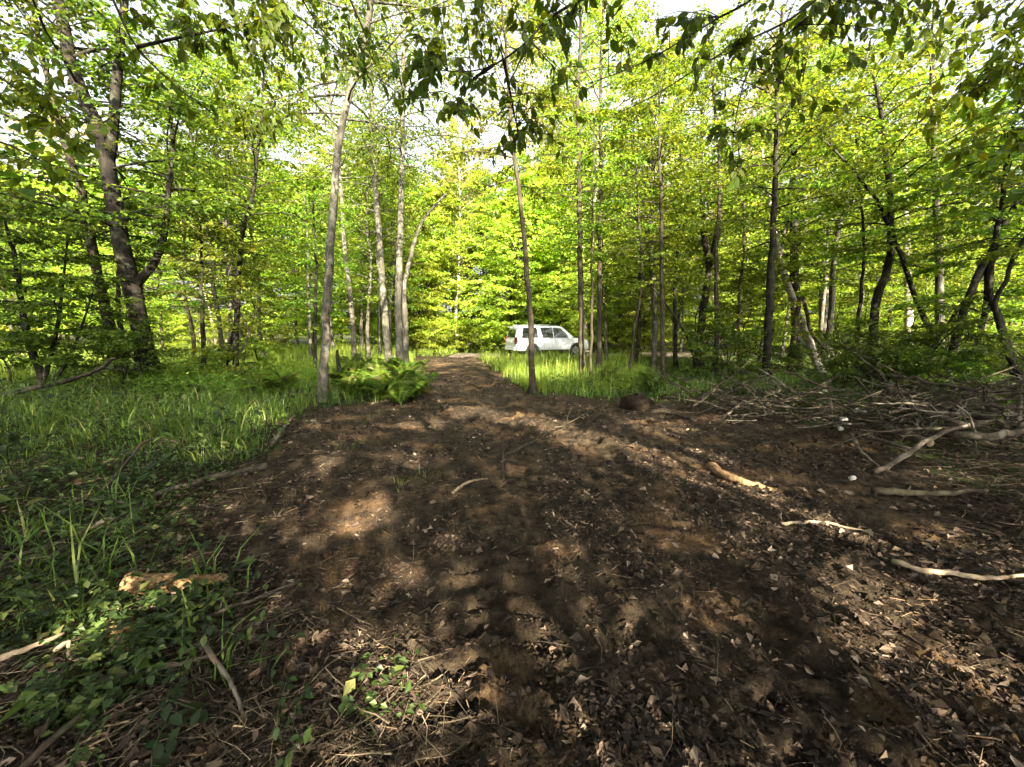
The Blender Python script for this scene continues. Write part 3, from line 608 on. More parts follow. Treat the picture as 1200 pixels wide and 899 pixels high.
for s_ in (-1, 1):
    for poly in ([(.42, 1.16), (.60, 1.77), (1.46, 1.79), (1.54, 1.16)], [(1.82, 1.16), (1.74, 1.79), (2.56, 1.79), (2.58, 1.16)], [(2.63, 1.16), (2.61, 1.79), (3.10, 1.77), (3.78, 1.17)]):
        side_panel('window', poly, s_, M['glass'], car)
    for (a, b_) in ((1.72, 2.58), (2.62, 3.72)):
        dr = side_panel('door', [(a, .48), (a, 1.08), (b_, 1.08), (b_, .48)], s_, M['paint'], car, .008, car_w)
        side_panel('door_handle', [(a + .06, .98), (a + .06, 1.02), (a + .26, 1.02), (a + .26, .98)], s_, M['chrome'], dr, .03, car_w)
    side_panel('sill_trim', [(1.66, .36), (1.66, .42), (3.70, .42), (3.70, .36)], s_, M['black'], car, .012, car_w)
    g = Geo(); g.tube([(.5, s_ * .70, 1.90), (.6, s_ * .70, 1.96), (2.4, s_ * .70, 1.96), (2.5, s_ * .70, 1.90)], .018, 6); g.build('roof_rail', M['chrome'], car, True)
    V8 = np.array([(x, y, z) for x in (-.03, .10) for y in (.84, 1.005) for z in (.80, 1.20)]) * np.array([1, s_, 1])
    mk('tail_light', V8, [np.array([[0, 1, 3, 2], [4, 6, 7, 5], [0, 4, 5, 1], [2, 3, 7, 6], [0, 2, 6, 4], [1, 5, 7, 3]])], M['tail'], car)
    V8 = np.array([(x, y, z) for x in (3.50, 3.66) for y in (.97, 1.2) for z in (1.12, 1.30)]) * np.array([1, s_, 1])
    mk('wing_mirror', V8, [np.array([[0, 1, 3, 2], [4, 6, 7, 5], [0, 4, 5, 1], [2, 3, 7, 6], [0, 2, 6, 4], [1, 5, 7, 3]])], M['paint'], car)
    V8 = np.array([(x, y, z) for x in (4.95, 5.12) for y in (.55, .86) for z in (.80, .96)]) * np.array([1, s_, 1])
    mk('headlight', V8, [np.array([[0, 1, 3, 2], [4, 6, 7, 5], [0, 4, 5, 1], [2, 3, 7, 6], [0, 2, 6, 4], [1, 5, 7, 3]])], M['chrome'], car)
    for cx_ in (1.15, 4.22):
        wh = link('wheel', None, car); wh.location = (cx_, s_ * .84, .36)
        g = Geo(); th = np.linspace(0, 2 * math.pi, 25)
        P_ = np.stack([.29 * np.cos(th), 0 * th, .29 * np.sin(th)], 1); g.tube(P_, .085, 8, cap=False); g.build('tyre', M['tyre'], wh, True)
        g = Geo(); g.tube([(0, -.06 * s_, 0), (0, .06 * s_, 0)], .24, 20)
        for k in range(5):
            a = k * 1.2566; g.tube([(0, .07 * s_, 0), (.22 * math.cos(a), .075 * s_, .22 * math.sin(a))], [.04, .03], 5)
        g.build('rim', M['rim'], wh)
def rear_panel(name, x0, z0, x1, z1, y, mat, d=.02):
    V8 = [(x0 - d, -y, z0), (x0 - d, y, z0), (x1 - d, y * .86, z1), (x1 - d, -y * .86, z1), (x0 + .05, -y, z0), (x0 + .05, y, z0), (x1 + .05, y * .86, z1), (x1 + .05, -y * .86, z1)]
    return mk(name, V8, [np.array([[0, 3, 2, 1], [4, 5, 6, 7], [0, 1, 5, 4], [2, 3, 7, 6], [1, 2, 6, 5], [0, 4, 7, 3]])], mat, car)
rear_panel('rear_window', .075, 1.19, .20, 1.66, .74, M['glass'])
rear_panel('windscreen', 3.96, 1.20, 3.32, 1.78, .82, M['glass'], -.05)
rear_panel('spoiler', .12, 1.80, .16, 1.87, .72, M['paint'], .06)
rear_panel('bumper', .0, .40, .0, .60, .93, M['paint'], .05)
rear_panel('licence_plate', 0, .86, .01, 1.0, .26, M['plate'], .02)
rear_panel('grille', 5.15, .60, 5.12, .92, .5, M['black'], -.02)

# ------------------------------------------------------------------ grass and low green
def blades(name, x, y, h, w, rng, mat, label, lean=.5, col=None):
    n = len(x); az = rng.rand(n) * 6.283; q = 9; x = x.copy(); y = y.copy(); src = (np.arange(n) // q) * q; tuft = rng.rand(n) < .85; rad = np.abs(rng.randn(n)) * .045 * (1 + y * .04)
    x = np.where(tuft, x[src] + np.cos(az) * rad, x); y = np.where(tuft, y[src] + np.sin(az) * rad, y); az = az + rng.randn(n) * .5; h = h * np.where(tuft, .6 + .8 * rng.rand(n)[src], 1)
    z = height(x, y); ln = lean * rng.uniform(.1, 1.1, n) * h
    d = np.stack([np.cos(az), np.sin(az), 0 * az], 1); sd = np.stack([-np.sin(az), np.cos(az), 0 * az], 1)
    b = np.stack([x, y, z - .02], 1); up = np.array([0, 0, 1.])
    m1 = b + up * (h * .55)[:, None] + d * (ln * .3)[:, None]; tip = b + up * (h * (.98 - .25 * lean * rng.rand(n)))[:, None] + d * ln[:, None]
    W = (w / 2)[:, None] * sd
    V = np.stack([b - W, b + W, m1 + W * .8, m1 - W * .8, tip], 1).reshape(-1, 3)
    k = np.arange(n)[:, None] * 5
    c = np.repeat(rng.rand(n) if col is None else col, 5)
    return tag(mk(name, V, [k + np.array([[0, 1, 2, 3]]), k + np.array([[3, 2, 4]])], mat, rnd=c), label, 'grass', kind='stuff')
def area(n, pxr, yr, seed, power=1.0):
    rng = rs(seed); u = rng.rand(n); y = (yr[0] ** (1 - power) + u * (yr[1] ** (1 - power) - yr[0] ** (1 - power))) ** (1 / (1 - power)) if power != 1 else yr[0] * (yr[1] / yr[0]) ** u
    px = rng.uniform(pxr[0], pxr[1], n); return (px - 600) / F * y, y, rng
# near left verge
x, y, rng = area(60000, (-300, 520), (1.3, 11), 401)
sd_ = dirt_sd(x, y); den = smooth(.05, -.5, sd_) * smooth(.30, .55, vnoise(x / .7, y / .7, 402) + smooth(3, 6, y) * .45)
den = den * (.07 + .93 * smooth(3.3, 5.6, y)); k = (rng.rand(len(x)) < den) & (x < -.3); x, y = x[k], y[k]
hgt = rng.uniform(.08, .46, len(x)) * (.55 + .45 * smooth(2, 6, y)) * (.45 + 1.0 * vnoise(x / .55, y / .55, 63)) * (.45 + .55 * smooth(3, 5.5, y))
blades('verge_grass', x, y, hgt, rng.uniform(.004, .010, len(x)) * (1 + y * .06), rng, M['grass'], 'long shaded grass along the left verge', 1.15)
# meadow between the front trees and the lane
x, y, rng = area(95000, (-250, 760), (10, 30), 403, 1.6)
k = (dirt_sd(x, y) < -.05) & ~((y > 23.1 + .05 * x) & (y < 28.0 + .05 * x) & (x > -4)) & (rng.rand(len(x)) < .35 + .65 * vnoise(x / 1.2, y / 1.2, 7)); x, y = x[k], y[k]
blades('meadow_grass_sunlit', x, y, rng.uniform(.25, .62, len(x)) * np.where(x < -3, .85, 1.15 + .25 * smooth(17, 22, y)), rng.uniform(.010, .022, len(x)), rng, M['grass_sun'], 'bright tall meadow grass in front of the car and left clearing', .5)
x, y, rng = area(26000, (-250, 480), (24, 36), 404, 1.6)
k = ~((y > 23.1 + .05 * x) & (y < 28.0 + .05 * x) & (x > -4)); x, y = x[k], y[k]
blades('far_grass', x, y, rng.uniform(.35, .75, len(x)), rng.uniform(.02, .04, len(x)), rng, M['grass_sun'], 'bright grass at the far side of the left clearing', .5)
# under the right-hand trees
x, y, rng = area(52000, (640, 1450), (5.5, 24), 405, 1.2)
k = (dirt_sd(x, y) < -.1) & (rng.rand(len(x)) < (.25 + .75 * vnoise(x / .9, y / .9, 8)) * (.12 + .88 * smooth(7.8, 9.5, y))); x, y = x[k], y[k]
blades('woodland_grass', x, y, rng.uniform(.10, .42, len(x)), rng.uniform(.008, .018, len(x)), rng, M['grass'], 'thin grass under the trees on the right', .8)
x, y, rng = area(1500, (390, 520), (3.5, 8), 406)
k = (rng.rand(len(x)) < smooth(.5, .7, vnoise(x / .5, y / .5, 9))); x, y = x[k], y[k]
blades('track_grass', x, y, rng.uniform(.03, .14, len(x)), rng.uniform(.003, .007, len(x)), rng, M['grass'], 'sparse trampled grass on the left edge of the dirt', .9)

def groundleaves(name, x, y, zlo, zhi, size, rng, mat, label, ratio=.36, tilt=.5, cat='undergrowth'):
    n = len(x); z = height(x, y) + rng.uniform(0, 1, n) ** 1.3 * (zhi - zlo) + zlo
    az = rng.rand(n) * 6.283; A = np.stack([np.cos(az), np.sin(az), rng.uniform(-.5, .5, n)], 1); N = np.array([0, 0, 1.]) + rng.randn(n, 3) * tilt
    g = Geo(); leaf_geo(g, np.stack([x, y, z], 1), A, N, size, rng, ratio); return tag(g.build(name, mat), label, cat, kind='stuff')
x, y, rng = area(34000, (-350, 480), (1.3, 12), 411)
k = (rng.rand(len(x)) < smooth(.45, -.35, dirt_sd(x, y)) * smooth(.40, .64, vnoise(x / .45, y / .45, 412))) & (x < -.35); x, y = x[k], y[k]
groundleaves('undergrowth', x, y, .02, .22 + .25 * vnoise(x / .6, y / .6, 99) * smooth(2, 5, y), (.012 + rng.gamma(2.2, .009, len(x))) * (1 + .07 * y), rng, M['weed'], 'low leafy weeds along the left verge')
x, y, rng = area(34000, (640, 1450), (6, 20), 413)
k = (rng.rand(len(x)) < smooth(.0, -.5, dirt_sd(x, y)) * smooth(.3, .6, vnoise(x / .8, y / .8, 414))); x, y = x[k], y[k]
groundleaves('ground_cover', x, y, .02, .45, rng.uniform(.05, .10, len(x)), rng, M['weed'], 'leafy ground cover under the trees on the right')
x, y, rng = area(16000, (150, 520), (8, 16), 415)
k = (rng.rand(len(x)) < smooth(-.1, -.5, dirt_sd(x, y)) * smooth(.35, .6, vnoise(x / .8, y / .8, 416))); x, y = x[k], y[k]
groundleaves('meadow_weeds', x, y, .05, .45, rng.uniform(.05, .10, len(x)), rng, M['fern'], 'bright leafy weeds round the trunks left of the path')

# ------------------------------------------------------------------ ferns and single leafy plants
def frond_mesh(L, seed):
    rng = rs(seed); g = Geo(); n = 22; u = np.linspace(0, 1, n)
    P = np.stack([L * (.75 * u), 0 * u, L * (.75 * u - .62 * u ** 2)], 1)
    g.tube(P, np.linspace(.004, .001, n), 3, cap=False)
    for s_ in (-1, 1):
        for j in range(3, n):
            l_ = L * .24 * math.sin(math.pi * min(1, .12 + .88 * (1 - u[j]))) * .9 + .01
            for q in (0, .5):
                leaf_geo(g, P[j:j + 1] - np.array([[q * L * .03, 0, 0]]), np.array([[.35, s_, -.25 + rng.randn() * .1]]), np.array([[.1, 0, 1.]]) + rng.randn(1, 3) * .15, np.array([l_]), rng, .13)
    o = g.build('frond', M['fern']); me = o.data; bpy.data.objects.remove(o); return me
FR = [frond_mesh(.75, 1), frond_mesh(.62, 2), frond_mesh(.85, 3)]
fern_spots = [(405, 462), (425, 470), (447, 474), (470, 478), (487, 470), (415, 448), (440, 455), (462, 462), (484, 455), (430, 440), (452, 446), (475, 448), (408, 475), (490, 462), (330, 470), (305, 476), (740, 452), (765, 460), (715, 452), (860, 470)]
rng = rs(501)
for i, (px, py) in enumerate(fern_spots):
    p = gnd(px, py); root = empty('fern', (p[0], p[1], hz(p[0], p[1])), rng.rand() * 6.28)
    if i < 14: tag(root, 'bright green fern in the clump left of the path', 'fern', 'ferns in the clump left of the path')
    elif i < 16: tag(root, 'fern in the shaded grass left of the tall grey trunk', 'fern', 'ferns in the shaded grass')
    else: tag(root, 'fern at the foot of the trees right of the path', 'fern', 'ferns right of the path')
    s_ = rng.uniform(1.0, 1.5) if i < 14 else rng.uniform(.75, 1.1)
    for k in range(12):
        f = link('frond', FR[rng.randint(3)], root); f.rotation_euler = (rng.randn() * .15, -rng.uniform(.3, 1.1), k * .524 + rng.randn() * .2); q = s_ * rng.uniform(.7, 1.1); f.scale = (q, q, q)

def plant_proto(seed, n, h, ls):
    rng = rs(seed); root = empty('leafy_plant', (0, 0, -500)); root["category"] = 'plant'
    g = Geo(); P = spline([[0, 0, -.02], [rng.randn() * .03, rng.randn() * .03, h * .5], [rng.randn() * .06, rng.randn() * .06, h]], 6); g.tube(P, np.linspace(.004, .0015, 6), 4); g.build('stem', M['weed'], root, True)
    lm = near_leaf(ls, seed, M['weed'], .62)
    for k in range(n):
        f = link('leaf', lm, root); t = .35 + .65 * (k + 1) / n; j = min(int(t * 5), 4); p = P[j] + (P[j + 1] - P[j]) * (t * 5 - j)
        f.location = p; f.rotation_euler = (rng.randn() * .25, rng.uniform(-.2, .7), k * 2.4 + rng.randn() * .3); q = rng.uniform(.7, 1.15); f.scale = (q, q, q)
    return root
def near_leaf(L, seed, mat, wide=.5):
    """one ovate leaf with a short stalk, folded along its midrib; x along the leaf"""
    rng = rs(seed); u = np.array([.0, .12, .3, .5, .7, .86, 1.0]); wv = np.array([.02, .55, .92, 1, .72, .36, .01]) * wide * .5
    zc = -.18 * u ** 2; V = []; 
    for s_ in (1, 0, -1):
        for a, b, c in zip(u, wv, zc): V.append((L * (.18 + a), s_ * L * b, L * (c + abs(s_) * b * .28 + rng.randn() * .006)))
    n = 7; Qs = [(i, i + 1, n + i + 1, n + i) for i in range(n - 1)] + [(n + i, n + i + 1, 2 * n + i + 1, 2 * n + i) for i in range(n - 1)]
    V += [(0, .0012, 0), (0, -.0012, 0), (L * .19, .0012, 0), (L * .19, -.0012, 0)]; Qs.append((21, 22, 24, 23))
    me = bpy.data.meshes.new('leaf'); me.from_pydata(V, [], Qs); me.materials.append(mat); a = me.attributes.new("rnd", 'FLOAT', 'POINT'); a.data.foreach_set("value", np.full(len(V), rng.rand(), np.float32))
    me.polygons.foreach_set("use_smooth", np.ones(len(Qs), bool)); me.update(); return me
PP = [plant_proto(601, 8, .20, .045), plant_proto(602, 10, .26, .04), plant_proto(603, 7, .14, .055), plant_proto(604, 9, .22, .035)]
rng = rs(605); cnt = 0; first = set()
PLG = ('low leafy plant with paired oval leaves among the twigs at bottom left', 'low leafy plants at bottom left')
for _ in range(4000):
    if cnt >= 85: break
    px, py = rng.uniform(-60, 400), rng.uniform(560, 930); p = gnd(px, py)
    if float(dirt_sd(np.array([p[0]]), np.array([p[1]]))[0]) > -.02 or rng.rand() > smooth(.35, .6, float(vnoise(np.array([p[0] / .35]), np.array([p[1] / .35]), 3)[0])): continue
    i = rng.randint(4); loc = (p[0], p[1], hz(p[0], p[1])); cnt += 1
    if i not in first: first.add(i); o = PP[i]; o.location = loc; o.rotation_euler = (0, 0, rng.rand() * 6.28); o["label"], o["group"] = PLG
    else: copy_tree(PP[i], loc, rng.rand() * 6.28, rng.uniform(.7, 1.3), *PLG)

TWG = ('tall leafy weed standing in the shaded grass on the left', 'tall weeds in the shaded grass'); cnt = 0
for _ in range(4000):
    if cnt >= 60: break
    px, py = rng.uniform(-60, 350), rng.uniform(452, 590); p = gnd(px, py)
    if float(dirt_sd(np.array([p[0]]), np.array([p[1]]))[0]) > -.15 or rng.rand() > smooth(.35, .6, float(vnoise(np.array([p[0] / .8]), np.array([p[1] / .8]), 13)[0])): continue
    copy_tree(PP[rng.randint(4)], (p[0], p[1], hz(p[0], p[1])), rng.rand() * 6.28, rng.uniform(1.6, 2.8), *TWG); cnt += 1

# ------------------------------------------------------------------ crumbs and litter on the soil
x, y, rng = area(60000, (-100, 1350), (1.15, 9), 690)
k = (dirt_sd(x, y) > -.1) & ((np.abs(x - track_x(y, 0)) > .3) | (y < 2) | (rng.rand(len(x)) < .25)) & (rng.rand(len(x)) < .12 + .75 * smooth(.42, .72, vnoise(x / .35, y / .35, 691))); x, y = x[k], y[k]; n = len(x)
S_ = np.minimum(.0035 + rng.gamma(.9, .0075, n), .05) * (1 + .06 * y); O8 = np.array([[1, 0, 0], [0, 1, 0], [-1, 0, 0], [0, -1, 0], [0, 0, .8], [0, 0, -.5]], float)
V_ = np.stack([x, y, height(x, y) + S_ * .2], 1)[:, None] + O8[None] * S_[:, None, None] * rng.uniform(.55, 1.15, (n, 6, 1)) + rng.randn(n, 6, 3) * .15 * S_[:, None, None]
kk = np.arange(n)[:, None] * 6; g = Geo(); g.add(V_.reshape(-1, 3), np.vstack([kk + np.array([t]) for t in ([0, 1, 4], [1, 2, 4], [2, 3, 4], [3, 0, 4], [1, 0, 5], [2, 1, 5], [3, 2, 5], [0, 3, 5])]))
tag(g.build('soil_crumbs', M['soil']), 'loose crumbs and clods of dark soil', 'soil', kind='stuff')
x, y, rng = area(120000, (-200, 1400), (1.15, 14), 701)
sd_ = dirt_sd(x, y); tr = np.minimum(np.abs(x - track_x(y, 0)), np.abs(x - track_x(y, 1)))
k = rng.rand(len(x)) < np.clip(.22 + .9 * smooth(.40, .62, vnoise(x / .45, y / .45, 702)) * (.3 + .7 * smooth(.1, .5, tr)) + .5 * (sd_ < .3), 0, 1) * (1 - .55 * smooth(.42, .25, np.abs(x - track_x(y, 0))) * smooth(1.7, 2.2, y) * smooth(7, 5, y)); x, y = x[k], y[k]
n = len(x); az = rng.rand(n) * 6.283; A = np.stack([np.cos(az), np.sin(az), rng.uniform(-.3, .5, n)], 1); N = np.array([0, 0, 1.]) + rng.randn(n, 3) * .6
S_ = np.minimum(.005 + rng.gamma(1.4, .0066, n), .036) * (1 + .10 * y); A = nrm(A); B_ = nrm(np.cross(N, A)); N2 = np.cross(A, B_); g = Geo()
ang = np.arange(6)[None] * 1.0472 + rng.randn(n, 6) * .25; rad_ = rng.uniform(.35, 1.0, (n, 6)) * S_[:, None] * np.where(np.arange(6) % 3 == 0, 1.25, .75)
C_ = np.stack([x, y, height(x, y) + .004 + rng.rand(n) * .014], 1); curl = rng.uniform(0, 1.5, n)[:, None] * rad_ * np.abs(np.sin(ang)) + rng.randn(n, 6) * .12 * S_[:, None]
V_ = C_[:, None] + A[:, None] * (rad_ * np.cos(ang))[..., None] + B_[:, None] * (rad_ * np.sin(ang) * .8)[..., None] + N2[:, None] * curl[..., None]
kk = np.arange(n)[:, None] * 6; g.add(V_.reshape(-1, 3), None, np.vstack([kk + np.array([[0, 1, 2, 3]]), kk + np.array([[0, 3, 4, 5]])]), np.repeat(rng.rand(n) ** 1.45, 6))
tag(g.build('leaf_litter', M['litter']), 'shredded dead leaves strewn over the bare soil', 'leaf litter', kind='stuff')
x, y, rng = area(30000, (-200, 1400), (1.15, 21), 703)
sd_ = dirt_sd(x, y); tr = np.minimum(np.abs(x - track_x(y, 0)), np.abs(x - track_x(y, 1)))
pile = smooth(.9, .1, np.hypot((x + .25) / .55, (y - 1.55) / .45))
k = rng.rand(len(x)) < np.clip(.03 + .5 * smooth(.55, .8, vnoise(x / .5, y / .5, 704)) * smooth(.1, .5, tr) + .35 * (sd_ < .1) + .6 * pile + .8 * smooth(8, 13, y) * (sd_ > 0), 0, 1); x, y = x[k], y[k]
n = len(x); az = rng.rand(n) * 6.283; L_ = rng.gamma(2., .022, n) + .015; el = rng.randn(n) * .22
D = np.stack([np.cos(az) * np.cos(el), np.sin(az) * np.cos(el), np.sin(el)], 1) * L_[:, None]
P0 = np.stack([x, y, height(x, y) + .006 + rng.rand(n) * .012 + np.abs(D[:, 2]) * .4], 1)
g = Geo(); rr_ = rng.uniform(.0008, .0028, n) * (1 + .1 * y); g.prisms(P0 - D / 2, P0 + D / 2, rr_, rr_ * .6, 3); g.A = [np.repeat(rng.rand(n), 6)]
tag(g.build('wood_chips', M['chip']), 'pale splinters and wood chips scattered on the soil', 'wood chips', kind='stuff')

# ------------------------------------------------------------------ dead twigs, branches, logs and stumps
def onray(px, py, lift):
    d = ray(px, py); z = lift
    for _ in range(4):
        t = (CAMZ - z) / -d[2]; p = np.array([d[0] * t, d[1] * t, z]); z = hz(p[0], p[1]) + lift
    return p
def stick(name, label, px, w, mat='dead', cat='branch', lift=.02, group=None, side=0, seed=0, taper=.55, sides=7, n=18, knob=.12):
    """a fallen branch laid through photo pixels (px, py[, lift]), w pixels thick at its thick end"""
    rng = rs(900 + seed); P = np.array([onray(q[0], q[1], (q[2] if len(q) > 2 else lift)) for q in px])
    base = P[0].copy(); base[2] = hz(base[0], base[1]); dist = np.linalg.norm(P[0] - [0, 0, CAMZ]); r0 = w / 2 * dist / F
    pts = spline(P, n); L = np.linalg.norm(pts[-1] - pts[0]); pts[1:-1] += rng.randn(n - 2, 3) * L * .006
    rad = r0 * (1 - taper * np.linspace(0, 1, n)) * (1 + knob * (rng.rand(n) - .5)); pts = pts - base
    if not side:
        g = Geo(); g.tube(pts, rad, sides, .2, rng); o = g.build(name, M[mat], None, True); o.location = base; return tag(o, label, cat, group)
    root = tag(empty(name, base), label, cat, group); g = Geo(); g.tube(pts, rad, sides, .2, rng); g.build('stem', M[mat], root, True)
    for k in range(side):
        j = rng.randint(n // 4, n - 2); d = nrm(pts[j + 1] - pts[j]); q = nrm(d * .8 + rng.randn(3) * .6); q[2] = abs(q[2]) * .5; l_ = L * rng.uniform(.12, .3)
        S = [pts[j]]; 
        for m_ in range(5): q = nrm(q + rng.randn(3) * .22); S.append(S[-1] + q * l_ / 5)
        g = Geo(); g.tube(np.array(S), np.linspace(rad[j] * .55, rad[j] * .15, 6), 5, .1, rng); g.build('twig', M[mat], root, True)
    return root
stick('fallen_branch', 'long grey branch lying along the grassy left edge of the dirt', [(312, 545), (262, 558), (204, 574), (175, 588), (146, 603), (73, 632), (20, 652)], 6.5, 'dead', lift=.03, side=2, seed=1)
stick('fallen_branch', 'thin branch reaching across the twigs below the sawn log pieces', [(114, 768), (175, 746), (262, 716), (350, 681)], 5, 'dead', lift=.05, side=3, seed=2)
stick('fallen_branch', 'short grey branch just below the thin long branch at bottom left', [(117, 797), (160, 790), (201, 780), (250, 768)], 5, 'dead', lift=.06, side=2, seed=3)
stick('pale_stick', 'bright bare stick poking in at the left edge', [(-30, 782, .1), (0, 771, .12), (40, 757, .14), (75, 742, .15)], 5, 'peeled', seed=4)
stick('pale_stick', 'small pale crooked twig beside the bright stick', [(65, 762, .1), (80, 752, .16), (82, 772, .08), (105, 773, .09), (106, 780, .06)], 3, 'peeled', seed=5, n=14)
stick('fallen_branch', 'stout broken branch standing out of the weeds at bottom left', [(239, 757, .12), (255, 778, .09), (268, 795, .06), (286, 838, .02)], 4.5, 'dead', seed=6)
stick('fallen_branch', 'brown branch lying across the weeds in the bottom left corner', [(20, 905, .05), (58, 870, .07), (100, 834, .07), (140, 812, .05)], 5, 'dead_dark', seed=7, side=2)
stick('fallen_branch', 'dark branch along the soil left of the sawn log pieces', [(30, 691, .04), (90, 684, .05), (155, 679, .04)], 8, 'dead_dark', seed=8, side=1)
stick('log', 'sawn log piece with a bright split end in the sun at the left', [(152, 684, .06), (180, 685, .06), (210, 682, .06)], 17, 'cut', 'log', seed=9, taper=.15, sides=10, n=10)
stick('log', 'narrow split log piece right beside the sawn one', [(212, 682, .05), (240, 679, .05), (270, 677, .04)], 11, 'cut', 'log', seed=10, taper=.4, sides=8, n=10)
stick('stump', 'small upright cut stub lit by the sun at the left', [(142, 756, 0), (141, 742, .06), (139, 728, .12)], 17, 'cut', 'stump', seed=11, taper=.1, sides=9, n=8)
stick('pale_stick', 'short pale arched stick lying in the middle of the dirt', [(530, 578, .01), (543, 568, .04), (556, 563, .05), (571, 561, .02)], 4, 'peeled', seed=12)
stick('pale_stick', 'long pale stick lying at the right edge of the dirt', [(1046, 658), (1075, 667), (1110, 671), (1150, 676), (1215, 674)], 4.6, 'peeled', lift=.03, seed=13)
stick('log', 'half-buried pale log with a broken end on the right of the dirt', [(833, 546, .02), (850, 557, .04), (880, 567, .03), (917, 577, -.01)], 10, 'cut', 'log', seed=14, taper=.6, sides=9)
stick('pale_stick', 'thin pale stick just right below the half-buried log', [(915, 613), (960, 612), (1000, 620), (1022, 625)], 3.5, 'peeled', seed=15)
stick('bare_seedling', 'thin bare twig standing upright in the wheel track', [(590, 563, 0), (589, 545, .12), (590, 522, .28)], 2.6, 'dead_dark', 'twig', seed=16, side=3)
stick('fallen_branch', 'thin bare twig leaning over the dirt behind the upright twig', [(592, 532, .08), (640, 510, .1), (690, 482, .14), (705, 472, .2)], 2.2, 'dead_dark', seed=17, side=3)
stick('fallen_branch', 'bare dead stick propped against the foot of the big left tree', [(197, 450, .02), (212, 425, .5), (232, 388, 1.1)], 4, 'dead_dark', seed=31)
stick('fallen_branch', 'bare dead stick leaning out below the left bush', [(-20, 470, .05), (40, 455, .3), (100, 440, .5), (135, 420, .9)], 4, 'dead_dark', seed=32, side=2)
stick('fallen_branch', 'grey stick in the grass beside the foot of the tall grey trunk', [(318, 522, .05), (330, 505, .12), (345, 487, .2)], 4.5, 'dead', seed=33)
stick('fallen_branch', 'thin arched dark twig over the shaded grass on the left', [(120, 575, .05), (150, 540, .3), (175, 515, .42), (215, 520, .32)], 3, 'dead_dark', seed=34)
# the brush pile
stick('fallen_branch', 'straight pale pole lying at the back edge of the brush pile', [(822, 463, .1), (880, 468, .12), (940, 470, .12), (1002, 475, .1)], 5.5, 'dead', seed=20)
stick('fallen_branch', 'thick grey branch bent like an elbow on top of the brush pile', [(1046, 457, .45), (1075, 478, .38), (1105, 489, .34), (1133, 497, .30), (1176, 495, .3)], 5, 'dead', seed=21, side=2, taper=.4)
stick('fallen_branch', 'grey branch rising from the soil to the elbow branch', [(1024, 554, .02), (1062, 533, .14), (1100, 509, .26), (1140, 497, .34)], 4.5, 'dead', seed=22, taper=.3)
stick('log', 'short thick grey log in the middle of the brush pile', [(1046, 503, .2), (1065, 511, .2), (1090, 519, .18)], 7.5, 'dead', 'log', seed=23, taper=.2, sides=9)
stick('log', 'pale log at the right end of the brush pile', [(1108, 508, .22), (1145, 511, .24), (1190, 506, .26), (1230, 500, .26)], 6, 'dead', 'log', seed=24, taper=.3, sides=9)
stick('fallen_branch', 'thin curved branch hanging down the front of the brush pile', [(998, 508, .16), (1006, 525, .1), (1018, 538, .06), (1034, 549, .01)], 3.6, 'dead', seed=25)
stick('fallen_branch', 'grey branch sloping under the short thick log', [(1005, 508, .12), (1035, 517, .12), (1070, 527, .1)], 4.5, 'dead', seed=26)
stick('fallen_branch', 'flat grey branch on the soil in front of the brush pile', [(1022, 575, .03), (1060, 577, .04), (1100, 578, .04), (1156, 575, .05)], 6.5, 'dead_dark', seed=27, side=2)
stick('fallen_branch', 'long bare switch sticking out to the right above the brush pile', [(1040, 440, .6), (1100, 450, .6), (1160, 458, .62), (1230, 462, .65)], 3, 'dead', seed=28, side=2)
stick('fallen_branch', 'dark branch slanting down into the brush pile from the thicket', [(1010, 430, .6), (1050, 452, .5), (1110, 475, .35), (1180, 500, .3)], 4, 'dead_dark', seed=29, side=3)
stick('fallen_branch', 'crooked dark root lying beside the dark soil clump', [(762, 482, .03), (785, 484, .05), (802, 488, .06), (817, 494, .02)], 5, 'dead_dark', seed=30, side=2)
for i, (px, py, w_, lab) in enumerate([(1008, 482, .13, 'white torn scrap on top of the brush pile'), (989, 491, .11, 'white crumpled scrap on the left slope of the brush pile'), (985, 502, .07, 'tiny white scrap under the crumpled one on the brush pile'), (1000, 560, .08, 'small white scrap on the soil in front of the brush pile')]):
    p = onray(px, py, .14 if i < 3 else .03); rng = rs(40 + i); g = Geo(); a = np.arange(7) * .9; 
    ring = np.stack([np.cos(a), np.sin(a), rng.uniform(-.3, .5, 7)], 1) * w_ * rng.uniform(.3, .8, (7, 1)); V_ = np.vstack([ring, ring * .55 + [0, 0, w_ * .25], [[0, 0, w_ * .2]], ring * .9 - [0, 0, .02]])
    j = np.arange(7); j2 = (j + 1) % 7; g.add(V_, np.stack([7 + j, 7 + j2, np.full(7, 14)], 1), np.vstack([np.stack([j, j2, 7 + j2, 7 + j], 1), np.stack([15 + j, 15 + j2, j2, j], 1)]))
    M.setdefault('scrap', plain('white_scrap', (.34, .33, .31), .8, nz=.4)); o = g.build('paper_scrap', M['scrap']); o.location = p; tag(o, lab, 'scrap')
g = Geo(); nt_, np_ = 22, 12; th = np.arange(nt_) * 6.2832 / nt_; ph = np.linspace(-.3, 1.5, np_); TH, PH = np.meshgrid(th, ph)
U = np.stack([np.cos(PH) * np.cos(TH), np.cos(PH) * np.sin(TH), np.sin(PH)], -1); rr_ = .30 * (1 + .55 * fbm(U[..., 0] * 3 + 7 + U[..., 2] * 4, U[..., 1] * 3 + U[..., 2] * 2.5, 1.6, 4, 61))
V_ = (U * rr_[..., None] * np.array([1.15, 1, .95])).reshape(-1, 3); i_ = np.arange(np_ - 1)[:, None] * nt_; j = np.arange(nt_)[None]
g.add(V_, None, np.stack([i_ + j, i_ + (j + 1) % nt_, i_ + nt_ + (j + 1) % nt_, i_ + nt_ + j], -1).reshape(-1, 4))
